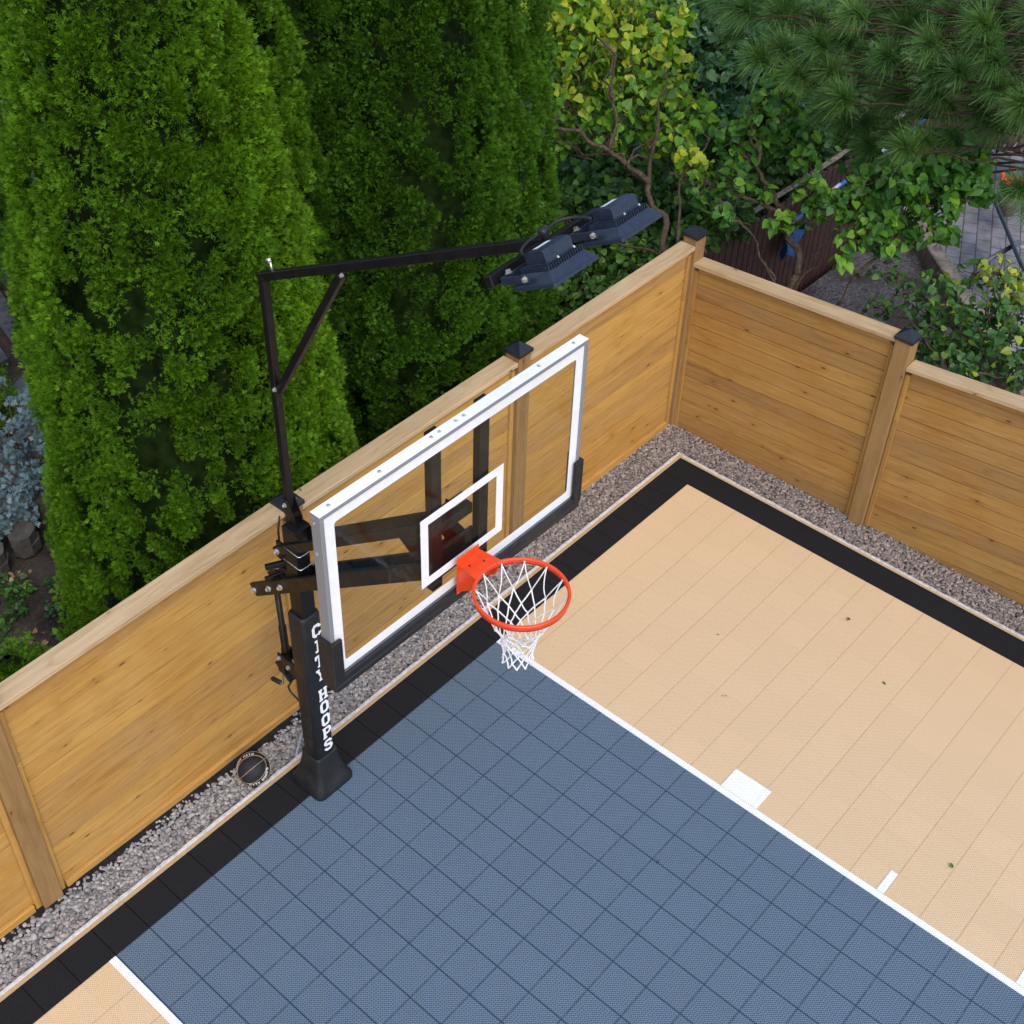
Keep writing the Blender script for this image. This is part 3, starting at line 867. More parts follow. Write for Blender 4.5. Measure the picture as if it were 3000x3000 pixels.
# rim
RX, RY, RZ, RR = 4.630, 1.931, 3.040, .2365
b = MB(); n = 64; vs = []; fs = []
prof = []
for k in range(12):
    a = 2 * math.pi * k / 12; prof.append((RR + .0095 * math.cos(a), RZ + .0095 * math.sin(a)))
for i in range(n):
    t = 2 * math.pi * i / n
    for (r, z) in prof: vs.append((RX + r * math.cos(t), RY + r * math.sin(t), z))
for i in range(n):
    for k in range(12):
        fs.append((i * 12 + k, ((i + 1) % n) * 12 + k, ((i + 1) % n) * 12 + (k + 1) % 12, i * 12 + (k + 1) % 12))
b.add(vs, fs, 0, None, True)
# flat band welded under the ring
vs = []; fs = []
for i in range(n):
    t = 2 * math.pi * i / n
    for (r, z) in ((RR + .003, RZ - .004), (RR + .003, RZ - .030), (RR - .003, RZ - .030), (RR - .003, RZ - .004)):
        vs.append((RX + r * math.cos(t), RY + r * math.sin(t), z))
for i in range(n):
    for k in range(4):
        fs.append((i * 4 + k, ((i + 1) % n) * 4 + k, ((i + 1) % n) * 4 + (k + 1) % 4, i * 4 + (k + 1) % 4))
b.add(vs, fs, 0, None, True)
rim = b.build('rim', M['orange'], hoop)
b = MB()
b.box((4.548, BY + .0235, 2.835), (4.712, BY + .029, 3.082), .002)
yf = lambda x: RY - math.sqrt(max(RR ** 2 - (x - RX) ** 2, 0)) + .004
pl = [(4.551, BY + .029), (4.709, BY + .029)] + [(x, yf(x)) for x in np.linspace(4.725, 4.535, 12)]
b.prism(pl, (0, 0, 3.046), X3, .005)
for xx in (4.5485, 4.7035):
    y2 = yf(xx) - .004
    b.prism([(BY + .029, 2.858), (y2 - .02, 2.945), (y2, 2.99), (y2, 3.0455), (BY + .029, 3.0455)], (xx, 0, 0), ((0, 1, 0), (0, 0, 1), (1, 0, 0)), .006)
b.prism([(4.5545, 0), (4.7035, 0), (4.7035, .12), (4.5545, .12)], (0, BY + .029, 2.862), ((1, 0, 0), (0, .72, .69), (0, -.69, .72)), .004)
brk = b.build('rim_bracket', M['orange'], rim)
b = MB()
for xx, yy in ((4.675, 1.625), (4.60, 1.655)):
    b.mark(); b.lathe((xx, yy, 3.0512), (0, 0, 1), [(.006, 0), (.006, .0006)], 12)
b.build_each('slot_hole', M['black_metal'], brk)
# net
def net():
    b = MB(); N = 12
    lv = [(0.0, .228), (.135, .172), (.195, .136), (.245, .112), (.29, .097), (.333, .087), (.375, .081), (.415, .079), (.458, .086)]
    def node(l, k):
        dz, r = lv[l]
        a = 2 * math.pi * (k + .5 * l) / N + .12
        nz = noise.noise(Vector((k * 1.7, l * 2.3, .5)))
        n2 = noise.noise(Vector((k * 1.3, l * 1.9, 4.5)))
        drift = dz / .458
        return Vector((RX + .012 * drift + (r + .014 * nz * (l > 0)) * math.cos(a), RY + .006 * drift + (r + .014 * n2 * (l > 0)) * math.sin(a), RZ - .012 - dz + (.014 * n2 if l else 0)))
    def strand(p, q, sag, r=.0036):
        m = (p + q) / 2
        out = Vector((m.x - RX, m.y - RY, 0))
        if out.length > 1e-4: out.normalize()
        pts = [p.lerp(q, t) + out * (-sag * 4 * t * (1 - t)) + Vector((0, 0, -sag * 1.2 * t * (1 - t))) for t in (0, .2, .4, .6, .8, 1)]
        b.tube(pts, r, 6)
    for l in range(len(lv) - 1):
        for k in range(N):
            p = node(l, k)
            for dk in (0, -1):
                kk = (k + dk) % N
                q = node(l + 1, k + dk)
                strand(p, q, (.016 if l == 0 else .004) * random.uniform(.3, 1.5), .0034 if l == 0 else .0042)
    for l in range(1, len(lv) - 1):
        for k in range(N):
            q = node(l, k); b.lathe(q - Vector((0, 0, .006)), (0, 0, 1), [(.003, 0), (.0062, .003), (.0062, .009), (.003, .012)], 6)
    for k in range(N):
        p = node(0, k); b.tube([p + Vector((0, 0, .0)), p + Vector((0, 0, .006))], .005, 6)
    b.build('net', M['cord'], rim)
net()

# ------------------------------------------------------------------ light mast bolted on the pole
mast = empty('light_mast', (PCX, .21, 2.46), 'black square tube mast with slanted arm carrying the floodlights above the hoop', 'light mast')
AX = Vector((4.588, 1.975, 5.0)); lu = Vector((-.999, -.035, 0)); lv_ = Vector((-.031, .885, .464)); ln = Vector((.016, -.464, .886))
lu.normalize(); lv_.normalize(); ln.normalize()
MX, MY, MZ = 4.652, .200, 4.098
b = MB(); b.box((MX - .022, MY - .022, 2.52), (MX + .022, MY + .022, MZ + .018), .004); b.build('mast_tube', M['black_metal'], mast)
adir = (AX - Vector((MX, MY, MZ))).normalized()
b = MB(); p0 = Vector((MX, MY - .024, MZ)) ; b.beam(p0, AX + adir * .01, .044, .044, up=(0, -.5, .87)); b.build('arm_tube', M['black_metal'], mast)
b = MB(); b.beam((MX + .001, MY + .03, 3.415), Vector((MX, MY, MZ)) + adir * .63 - Vector((0, 0, .035)), .036, .04, up=(0, -.5, .87)); b.build('brace', M['black_metal'], mast)
b = MB(); b.cbox(AX + lu * -.05, (lu, lv_, ln), (.70, .04, .05), .003); b.build('crossbar', M['black_metal'], mast)
b = MB()
for sx in (-1, 1):
    b.prism([(-.025, 2.46), (.03, 2.46), (.075, 2.46), (.07, 2.52), (.022, 2.64), (-.03, 2.64), (-.03, 2.60), (.0, 2.53)], (MX + sx * .0275 - .003, MY, 0), ((0, 1, 0), (0, 0, 1), (1, 0, 0)), .006)
b.box((4.60, .20, 2.4585), (4.72, .30, 2.464), .001)
b.build('mounting_bracket', M['black_metal'], mast)
b = MB()
b.mark(); b.tube([(MX - .05, MY + .005, 2.605), (MX + .055, MY + .005, 2.605)], .006, 8)
b.bolt((MX + .036, MY + .005, 2.605), (1, 0, 0), .010, .014, 0, False)
b.bolt((MX + .024, MY + .02, 3.43), (1, 0, 0), .010, .014)
b.bolt(Vector((MX + .02, MY, MZ)) + adir * .66 - Vector((0, 0, .03)), (1, 0, 0), .009, .012)
b.mark(); b.tube([Vector((MX, MY, MZ)) + adir * .09, Vector((MX, MY - .02, MZ + .09)) + adir * .09], .006, 8)
b.tube([Vector((MX, MY - .02, MZ + .075)) + adir * .09, Vector((MX, MY - .03, MZ + .095)) + adir * .09], .012, 8)
b.build_each('bolt', M['zinc'], mast)
jc = AX + lu * -.035 + ln * .055
b = MB()
b.lathe(jc - lu * .02, lu, [(.013, 0), (.02, .01), (.02, .04), (.013, .05)], 12)
b.lathe(jc - ln * .035, ln, [(.016, 0), (.016, .05)], 12)
def bez(p0, p1, p2, p3, n=12):
    return [p0 * (1 - t) ** 3 + p1 * 3 * t * (1 - t) ** 2 + p2 * 3 * t * t * (1 - t) + p3 * t ** 3 for t in [i / n for i in range(n + 1)]]
b.tube(bez(jc - lu * .02, jc - lu * .10 + lv_ * -.02, jc - lu * .22 - ln * .02, AX + lu * -.25 + lv_ * .13 + ln * .03), .0065, 8)
b.tube(bez(jc + lu * .02, jc + lu * .10 + ln * .02, jc + lu * .16 + lv_ * .03, AX + lu * .11 + lv_ * .13 + ln * .035), .0065, 8)
b.build('cable', M['cable'], mast)

def floodlight(sh, label):
    c0 = AX + lu * (-.233 + sh) + lv_ * .1915      # centre of the lamp in its plane
    root = empty('floodlight', c0, label, 'floodlight', 'floodlights on the mast crossbar')
    def Q(u, v, n): return c0 + lu * u + lv_ * v + ln * n
    hw, hv = .137, .1075
    b = MB()
    # casing: bezel lip, sloped skirt, top deck
    def rg(e, n, r): return [Q(u, v, n) for u, v in octo(-hw - e, hw + e, -hv - e, hv + e, r, 3)]
    loft(b, [rg(.0, -.058, .012), rg(.002, -.056, .012), rg(.002, -.044, .012), rg(-.006, -.040, .012), rg(-.026, -.010, .014), rg(-.031, -.004, .014), rg(-.034, -.006, .012)], smooth=False)
    b.build('casing', M['lamp_black'], root)
    b = MB()
    for k in range(15):
        u = -.100 + .2 * k / 14
        b.cbox(Q(u, 0, .004), (lu, lv_, ln), (.003, .145, .022), .0008)
    b.build('cooling_fins', M['lamp_black'], root)
    b = MB()
    bx, bv = .082, .049
    prof = [(-bv, .014), (bv, .014), (bv, .058), (bv - .010, .064), (0, .068), (-bv + .010, .064), (-bv, .058)]
    for u0, u1, e in ((-bx, bx, 0),):
        n = len(prof); A = [Q(u0, v, h) for v, h in prof]; B_ = [Q(u1, v, h) for v, h in prof]
        b.add(A + B_, [tuple(range(n)), tuple(range(n, 2 * n))[::-1]] + [(i, (i + 1) % n, n + (i + 1) % n, n + i) for i in range(n)])
    b.cbox(Q(0, 0, .0155), (lu, lv_, ln), (bx * 2 + .012, bv * 2 + .012, .005), .001)
    drv = b.build('driver_box', M['lamp_black'], root)
    b = MB(); b.add([Q(u, v, h) for u, v, h in ((-.055, -.026, .0672), (.030, -.026, .0672), (.030, .000, .0688), (-.055, .000, .0688))], [(0, 1, 2, 3)])
    b.build('rating_plate', M['label_white'], drv)
    b = MB()
    for u, v in ((-.02, bv + .003), (bx - .005, bv + .003), (bx + .003, -.02)): b.bolt(Q(u, v, .016), ln, .005, .006)
    b.build_each('screw', M['zinc'], drv)
    b = MB()
    for s in (-1, 1):
        b.cbox(Q(s * (hw + .004), -.075, -.012), (lu, lv_, ln), (.005, .14, .032), .001)
    b.cbox(Q(0, -hv - .038, -.012), (lu, lv_, ln), (hw * 2 + .012, .005, .032), .001)
    br = b.build('mounting_bracket', M['lamp_black'], root)
    b = MB()
    for s in (-1, 1): b.bolt(Q(s * (hw + .0065), -.022, -.012), lu * s, .010, .012)
    b.bolt(Q(-.10, -hv - .03, .006), ln, .011, .012)
    b.build_each('bolt', M['zinc'], br)
    b = MB(); b.add([Q(u, v, -.0585) for u, v in ((-.12, -.09), (.12, -.09), (.12, .09), (-.12, .09))], [(0, 1, 2, 3)])
    b.build('lens', M['label_white'], root)
floodlight(0, 'dark floodlight on the mast end of the crossbar, the one nearer the hoop')
floodlight(.422, 'dark floodlight at the outer end of the crossbar, farther from the mast')

# ------------------------------------------------------------------ ball, conduit
def ball():
    c = Vector((4.955, -.160, .068)); r = .119
    root = empty('basketball', c, 'black basketball with pale gold seams lying on the pebbles', 'ball')
    iv, jf = ico(5)
    np_mesh('ball_body', iv * r + np.array(c), jf, M['ball'], root, smooth=True)
    # ball axes: view direction up towards the camera, seams tilted as they lie
    ez = Vector((.50, .44, .75)).normalized()
    rt = Vector((-.657, .753, 0)); rt = (rt - ez * ez.dot(rt)).normalized(); upv = ez.cross(rt)
    ex = rt * math.cos(R(41)) + upv * math.sin(R(41)); ey = ez.cross(ex)
    def S(a, bb, k=1.006): return c + (rt * math.cos(a) * math.cos(bb) + upv * math.sin(a) * math.cos(bb) + ez * math.sin(bb)) * r * k
    b = MB(); w = .0036
    def seam(fn, n=72):
        pts = [fn(t / n) for t in range(n + 1)]
        b.tube([c + (p - c) * .999 for p in pts], .0022, 6, caps=False)
    def great(n1):
        n1 = Vector(n1).normalized(); a = n1.orthogonal().normalized(); d = n1.cross(a)
        return lambda t: c + (a * math.cos(2 * math.pi * t) + d * math.sin(2 * math.pi * t)) * r
    def small(n1, h):
        n1 = Vector(n1).normalized(); a = n1.orthogonal().normalized(); d = n1.cross(a); q = math.sqrt(1 - h * h)
        return lambda t: c + (a * math.cos(2 * math.pi * t) * q + d * math.sin(2 * math.pi * t) * q + n1 * h) * r
    seam(great(ey)); seam(great(ez))
    def oval(s):
        # closed curve round the pole ez, stretched along ex
        def f(t):
            a = 2 * math.pi * t
            d = ex * (.90 * math.cos(a)) + ey * (.75 * math.sin(a)) 
            z = math.sqrt(max(0, 1 - d.length_squared))
            return c + (d + ez * z * s) * r
        return f
    seam(oval(1)); seam(oval(-1))
    b.build('seam', M['gold'], root)
    b = MB()
    # words round the lower flank
    def word(txt, a0, da, hb, b0, sgn):
        a = a0; b.mark()
        for ch in txt:
            if ch == ' ': a += da * .7; continue
            pts, tri = glyph(ch)
            b.add([S(a + p[0] * da * .82, b0 + p[1] * hb, 1.004) for p in pts], [tuple(t) for t in tri])
            a += da
    word('CITY HOOPS', R(-97), R(11.), R(13), R(20), 1)
    word('CITY HOOPS', R(86), R(11.), R(13), R(20), 1)
    b.build_each('lettering', M['lettering'], root)
ball()
b = MB(); b.tube([(4.455, -.215, -.02), (4.50, -.18, -.012), (4.56, -.13, -.008), (4.64, -.075, -.02)], .011, 10)
tag(b.build('conduit', M['conduit']), 'thin grey conduit in the pebbles behind the hoop base', 'pipe')

# ------------------------------------------------------------------ cedars
def cedar(x, y, h, rad, z0, mat, label, seed, dens=1., group='tall cedars behind the fence', pw=2.6, pe=.75, foot=.86, grow=1.0):
    g = np.random.default_rng(seed)
    root = empty('cedar_tree', (x, y, z0), label, 'cedar', group)
    def prof(t):    # radius against relative height
        return rad * ((np.minimum(1, foot + t * grow) if grow > 0 else foot + t * grow) * np.clip(1 - t ** pw, 0, 1) ** pe)
    def surf(a, t):
        lob = noise.noise(Vector((math.cos(a) * 1.5 + seed, math.sin(a) * 1.5, t * h * .40)))
        lob += .5 * noise.noise(Vector((math.cos(a) * 3.6 - seed, math.sin(a) * 3.6, t * h * 1.1)))
        cr = abs(noise.noise(Vector((math.cos(a) * 2.1 + seed * 3, math.sin(a) * 2.1 + 5, t * h * .22))))
        lob -= .75 * max(0, .11 - cr) / .11
        return max(.015, float(prof(np.array(t))) * (1 + .15 * lob) + .02)
    # upright clumps of sprays all over the crown
    area = 2 * math.pi * rad * .8 * h
    nc = int(area / .017)
    k_ = np.arange(nc)
    t = np.clip((k_ + .5) / nc + g.normal(0, .010, nc), .01, .997)
    th = k_ * 2.399963 + g.normal(0, .16, nc)
    rr = np.array([surf(a, q) for a, q in zip(th, t)]) + g.normal(0, .026, nc)
    rr = np.maximum(rr, .02)
    C_ = np.stack([x + rr * np.cos(th), y + rr * np.sin(th), z0 + t * h], 1)
    N_ = np.stack([np.cos(th), np.sin(th), np.full(nc, .12)], 1)
    N_ /= np.linalg.norm(N_, axis=1)[:, None]
    # fewer on the side away from the court
    face = (N_ @ np.array([.6, .75, .2]))
    ns = np.clip((135 * dens * np.where(face > -.3, 1., .15) * np.where(C_[:, 2] > 5.3, .35, 1.)), 6, None).astype(int)
    ci = np.repeat(np.arange(nc), ns); n = len(ci)
    size = g.uniform(.055, .120, nc)
    d = g.normal(size=(n, 3)); d /= np.linalg.norm(d, axis=1)[:, None]
    fl = (d * N_[ci]).sum(1) < -.1
    d[fl] -= 2 * (d[fl] * N_[ci][fl]).sum(1)[:, None] * N_[ci][fl]
    base = C_[ci] + d * size[ci][:, None] * np.array([1, 1, 1.35]) * g.uniform(.0, 1.05, n)[:, None] ** .6
    # the fence keeps the foliage on its own side, a little hangs over the rail
    lim = np.where(base[:, 2] > 1.86, -.43, -.60) + g.normal(0, .012, n)
    ok = base[:, 1] < lim
    base, d, ci = base[ok], d[ok], ci[ok]; n = len(ci)
    dirv = d * .62 + N_[ci] * .50 + np.array([0, 0, .36]) + g.normal(0, .30, (n, 3))
    dirv /= np.linalg.norm(dirv, axis=1)[:, None]
    side = np.cross(dirv, g.normal(size=(n, 3))); side /= np.linalg.norm(side, axis=1)[:, None]
    L = g.uniform(.021, .042, n)
    offs = [(-1., .6), (-.5, .85), (0, 1.), (.5, .85), (1., .6)]
    vs = np.empty((n, 5, 4, 3))
    nrm = np.cross(dirv, side)
    for k, (a, l) in enumerate(offs):
        ang = a + g.normal(0, .12, n)
        e = dirv * np.cos(ang)[:, None] + side * np.sin(ang)[:, None] + nrm * g.normal(0, .18, n)[:, None]
        w = np.cross(e, nrm)
        tip = base + e * (L * l)[:, None]
        mid = base + e * (L * l * .55)[:, None]
        ww = w * (L * .11)[:, None]
        vs[:, k, 0] = base; vs[:, k, 1] = mid + ww; vs[:, k, 2] = tip; vs[:, k, 3] = mid - ww
    q = np.arange(n * 20).reshape(-1, 4)
    ct = g.normal(0, .09, nc)
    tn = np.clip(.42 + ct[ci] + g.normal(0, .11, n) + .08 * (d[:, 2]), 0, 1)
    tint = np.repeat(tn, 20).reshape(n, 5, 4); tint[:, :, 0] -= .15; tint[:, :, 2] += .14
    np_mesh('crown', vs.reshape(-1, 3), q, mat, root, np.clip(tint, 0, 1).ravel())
    # dark core added inside the crown, interior shade painted into its colour, same lobed outline
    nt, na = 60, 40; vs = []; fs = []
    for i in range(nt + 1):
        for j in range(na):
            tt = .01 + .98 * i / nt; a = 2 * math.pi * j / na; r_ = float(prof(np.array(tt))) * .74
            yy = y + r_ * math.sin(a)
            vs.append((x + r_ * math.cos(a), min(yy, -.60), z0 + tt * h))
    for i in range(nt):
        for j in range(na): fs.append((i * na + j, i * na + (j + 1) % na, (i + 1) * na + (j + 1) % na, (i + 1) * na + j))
    b = MB(); b.add(vs, fs, 0, None, True); b.build('shade_core', M['cedar_core'], root)
    b = MB(); b.tube([(x, y, z0 - .1), (x, y, z0 + h * .3)], [.11, .07], 8); b.build('trunk', M['bark'], root)

GZ = -.2
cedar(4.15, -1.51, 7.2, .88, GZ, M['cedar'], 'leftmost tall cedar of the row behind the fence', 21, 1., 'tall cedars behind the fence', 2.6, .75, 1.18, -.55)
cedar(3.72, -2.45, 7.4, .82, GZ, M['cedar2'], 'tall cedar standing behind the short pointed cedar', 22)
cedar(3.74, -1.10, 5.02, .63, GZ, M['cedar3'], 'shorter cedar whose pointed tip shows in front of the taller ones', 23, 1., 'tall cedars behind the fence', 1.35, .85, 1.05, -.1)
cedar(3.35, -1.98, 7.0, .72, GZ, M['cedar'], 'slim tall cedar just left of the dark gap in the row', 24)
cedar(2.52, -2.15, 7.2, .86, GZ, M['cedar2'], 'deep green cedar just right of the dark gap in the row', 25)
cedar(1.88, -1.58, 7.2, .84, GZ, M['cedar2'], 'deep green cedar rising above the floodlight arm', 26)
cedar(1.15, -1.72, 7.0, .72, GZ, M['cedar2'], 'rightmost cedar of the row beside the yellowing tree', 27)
cedar(5.86, -1.42, 1.25, .42, GZ, M['cedar'], 'low round cedar at the left edge of the photo behind the fence', 28, 1.1, 'low cedars')
cedar(3.92, -5.4, .70, .34, GZ, M['cedar'], 'small cedar beyond the silver plant near the dark planks', 29, .6, 'low cedars')

# ------------------------------------------------------------------ broadleaf trees and shrubs
HEART = np.array([(0, 0, 0), (.30, -.10, .03), (.50, .22, .08), (.36, .62, .05), (0, 1.05, -.10), (-.36, .62, .05), (-.50, .22, .08), (-.30, -.10, .03)])
def leaves(name, root, blobs, size, mat, seed, droop=.55, ybias=0., topy=.0, narrow=1.):
    """blobs: (x,y,z,r,count,tint) ; heart shaped leaves, two quads a half"""
    g = np.random.default_rng(seed); P = []; T = []
    for (x, y, z, r, n, tt) in blobs:
        n = int(n * 2.5); d = g.normal(size=(n, 3)); d /= np.linalg.norm(d, axis=1)[:, None]
        rad = r * g.uniform(.25, 1., n) ** .6
        P.append(np.array([x, y, z]) + d * rad[:, None] * np.array([1, 1, .8])); T.append(np.clip(tt - .06 + g.normal(0, .25, n) + .12 * d[:, 2], 0, 1))
    P = np.concatenate(P); T = np.concatenate(T); n = len(P)
    a = g.uniform(0, 2 * math.pi, n)
    f = np.stack([np.cos(a), np.sin(a), -droop + g.normal(0, .45, n)], 1)
    f = f + np.array([.28, .25, 0]); f /= np.linalg.norm(f, axis=1)[:, None]
    up = np.array([.25, .2, .8]) + g.normal(0, .7, (n, 3))
    s = np.cross(f, up); s /= np.linalg.norm(s, axis=1)[:, None]
    u = np.cross(s, f)
    L = size * g.uniform(.55, 1.15, n)
    loc = HEART * np.array([narrow, 1, 1])
    vs = P[:, None] + (s[:, None] * loc[None, :, 0:1] + f[:, None] * loc[None, :, 1:2] + u[:, None] * loc[None, :, 2:3] * g.uniform(.3, 2., n)[:, None, None]) * L[:, None, None]
    qb = np.array([(0, 1, 2, 3), (0, 3, 4, 4), (0, 4, 5, 5), (0, 5, 6, 7)])
    tri = np.array([(0, 1, 2), (0, 2, 3), (0, 3, 4), (0, 4, 5), (0, 5, 6), (0, 6, 7)])
    q = (tri[None] + (np.arange(n) * 8)[:, None, None]).reshape(-1, 3)
    return np_mesh(name, vs.reshape(-1, 3), q, mat, root, np.repeat(T, 8))

def wig(p, q, n, amp, seed):
    p = Vector(p); q = Vector(q); L = (q - p).length; out = []
    for i in range(n + 1):
        t = i / n; w = math.sin(math.pi * t) ** .5 if 0 < t < 1 else 0
        out.append(p.lerp(q, t) + Vector([amp * L * w * noise.noise(Vector((seed + k * 7.1, t * 2.6, k))) for k in range(3)]))
    return out
def limb(b, p, q, r0, r1, seed, amp=.14, n=8):
    pts = wig(p, q, n, amp, seed); b.tube(pts, [r0 + (r1 - r0) * i / n for i in range(n + 1)], 7); return pts
def twigs(b, blobs, seed, per=5, r=.006, anchor=None):
    g = random.Random(seed)
    for (x, y, z, rad, n, tt) in blobs:
        c = Vector((x, y, z)); a = Vector(anchor) if anchor else c - Vector((0, 0, rad))
        for k in range(per):
            d = Vector((g.gauss(0, 1), g.gauss(0, 1), g.gauss(0.2, .8))).normalized()
            st = c + Vector((g.gauss(0, .25), g.gauss(0, .25), g.gauss(0, .25))) * rad
            pts = wig(st, st + d * rad * g.uniform(.7, 1.4), 5, .3, g.uniform(0, 90))
            b.tube(pts, [r * (1 - .75 * i / 5) for i in range(6)], 4)

B_YELLOW = [(-1.20,-2.59,2.99,0.47,150,0.70), (-1.45,-2.18,2.87,0.50,170,0.68), (-1.15,-2.24,2.63,0.43,130,0.60), (-1.42,-1.75,2.73,0.43,120,0.65), (-0.76,-2.45,2.72,0.29,70,0.50), (-1.09,-1.67,2.50,0.39,100,0.50), (-1.40,-1.36,2.44,0.36,90,0.50), (-1.88,-2.01,2.96,0.37,110,0.60), (-0.72,-1.96,2.47,0.26,40,0.50), (-0.63,-2.13,2.54,0.22,30,0.50), (-0.81,-1.70,2.29,0.22,22,0.45), (-0.95,-0.87,2.27,0.19,24,0.75), (-1.07,-1.15,2.33,0.19,20,0.60), (-1.25,-2.83,2.91,0.27,60,0.75), (-1.61,-2.53,3.17,0.41,90,0.75), (-0.36,-2.01,1.53,0.15,16,0.60), (-0.56,-2.13,2.17,0.16,14,0.50), (-1.06,-1.32,2.27,0.16,14,0.50)]
B_TEAL = [(-2.59,-1.97,2.77,0.42,150,0.40), (-2.68,-1.64,2.54,0.46,170,0.35), (-2.34,-1.67,2.40,0.35,110,0.40), (-2.96,-1.48,2.40,0.39,120,0.30), (-2.27,-1.97,2.63,0.28,60,0.40), (-2.24,-1.40,2.14,0.28,80,0.35), (-3.20,-1.32,2.21,0.36,110,0.30), (-2.64,-2.35,2.89,0.39,90,0.45), (-3.17,-1.80,2.73,0.44,130,0.35), (-2.69,-1.21,2.06,0.28,70,0.30)]
B_GREEN = [(-1.73,-0.60,2.70,0.26,68,0.50), (-1.93,-0.57,2.83,0.19,37,0.50), (-1.52,-0.58,2.53,0.29,76,0.55), (-1.61,-0.37,2.47,0.22,51,0.50), (-1.36,-0.77,2.42,0.22,28,0.55), (-1.11,-0.53,2.20,0.19,23,0.60), (-1.28,0.18,2.28,0.18,28,0.65), (-1.05,0.03,2.02,0.11,13,0.75), (-1.47,-0.10,2.42,0.16,15,0.50), (-1.23,-0.24,2.13,0.09,6,0.60), (-0.88,-0.48,1.98,0.14,10,0.50), (-0.93,-0.71,2.08,0.16,11,0.50), (-1.17,0.30,2.20,0.14,16,0.55), (-1.32,-0.55,2.35,0.16,15,0.55), (-1.72,-0.25,2.57,0.16,20,0.50)]
B_SAP = [(-1.62,0.53,2.37,0.28,68,0.50), (-1.81,0.71,2.37,0.25,61,0.50), (-2.03,0.87,2.44,0.28,82,0.45), (-2.20,1.08,2.39,0.25,61,0.40), (-1.37,0.44,2.21,0.18,33,0.50), (-1.43,0.69,2.12,0.21,38,0.55), (-1.73,0.81,2.14,0.22,46,0.50), (-1.87,1.04,2.24,0.19,38,0.50), (-1.21,0.61,2.02,0.14,17,0.55), (-1.11,0.61,1.86,0.09,7,0.60), (-1.69,0.94,1.98,0.12,14,0.50), (-1.81,1.15,2.05,0.14,18,0.55), (-2.21,0.63,2.51,0.26,46,0.35), (-2.45,0.96,2.50,0.23,38,0.35), (-2.31,1.22,2.27,0.16,21,0.40), (-1.48,0.81,1.92,0.12,11,0.50), (-1.91,0.27,2.46,0.16,17,0.50)]
B_HEDGE = [(-1.42,1.40,1.66,0.32,44,0.30), (-1.33,1.15,1.66,0.21,14,0.25), (-1.24,1.69,1.61,0.31,55,0.30), (-1.20,1.43,1.50,0.21,22,0.25), (-1.38,1.89,1.73,0.28,49,0.40), (-1.20,2.17,1.69,0.28,55,0.40), (-1.00,2.05,1.63,0.24,44,0.35), (-1.68,1.90,1.83,0.21,22,0.75), (-1.87,1.69,1.85,0.22,19,0.85), (-1.92,1.88,1.84,0.18,16,0.80), (-1.48,2.10,1.78,0.17,24,0.50), (-0.87,1.84,1.53,0.21,25,0.30), (-0.72,2.09,1.56,0.15,18,0.30), (-0.58,2.09,1.54,0.08,8,0.25), (-0.88,2.41,1.67,0.16,24,0.35), (-1.25,0.95,1.47,0.17,9,0.25), (-1.52,0.91,1.71,0.18,8,0.40), (-1.79,1.51,1.81,0.18,8,0.50), (-0.99,1.61,1.46,0.14,13,0.30)]
B_UNDER = [[(-1.28,-2.31,1.12,0.39,130,0.40), (-1.40,-2.07,1.24,0.38,120,0.45), (-1.63,-2.50,1.21,0.29,70,0.40)],
 [(-0.61,-2.19,1.06,0.24,60,0.40), (-1.09,-2.60,1.16,0.32,90,0.35), (-1.46,-2.95,1.26,0.29,70,0.30)],
 [(-0.97,-1.41,0.97,0.30,110,0.40), (-0.54,-1.36,0.92,0.23,70,0.45), (-1.26,-1.36,1.13,0.20,50,0.40)],
 [(-0.67,-1.83,0.77,0.30,100,0.40), (-0.37,-1.79,0.73,0.23,70,0.45), (-0.90,-1.86,0.92,0.20,50,0.40)],
 [(-1.62,-1.72,1.21,0.38,110,0.35), (-2.15,-2.21,1.27,0.44,130,0.35), (-1.95,-1.72,1.30,0.28,60,0.30)],
 [(-2.12,-2.99,1.24,0.49,140,0.35), (-2.37,-3.48,1.34,0.46,110,0.40), (-2.36,-2.73,1.32,0.41,100,0.35)],
 [(-1.87,-1.26,1.36,0.35,110,0.35), (-1.44,-1.03,1.29,0.23,70,0.40), (-1.82,-0.91,1.37,0.27,80,0.35), (-2.16,-1.31,1.45,0.28,60,0.30)],
 [(-2.79,-1.32,1.43,0.40,130,0.30), (-2.89,-1.81,1.42,0.45,130,0.30), (-3.01,-1.08,1.59,0.29,70,0.30), (-3.16,-0.88,1.68,0.25,60,0.30)],
 [(-3.17,-3.12,1.31,0.59,160,0.40), (-3.38,-4.03,1.43,0.66,160,0.45), (-3.61,-2.99,1.48,0.52,120,0.35)],
 [(-3.91,-4.72,1.64,0.73,170,0.45), (-4.46,-4.12,1.57,0.78,190,0.40), (-4.71,-4.72,1.91,0.66,130,0.40)],
 [(-5.08,-3.57,1.55,0.79,180,0.30), (-5.65,-2.97,1.48,0.88,210,0.30), (-4.50,-2.66,1.30,0.62,150,0.30)],
 [(-4.01,-1.49,1.52,0.51,140,0.25), (-4.21,-1.22,1.66,0.47,120,0.25), (-5.05,-1.93,1.64,0.62,140,0.30)],
 [(-7.02,-2.57,1.37,0.94,200,0.35), (-7.35,-1.79,1.33,1.03,220,0.35), (-6.22,-1.50,1.12,0.62,140,0.30)],
 [(-7.70,-1.10,1.51,0.94,210,0.40), (-6.84,-0.24,1.44,0.66,120,0.35), (-6.56,-0.82,1.27,0.57,110,0.30)]]
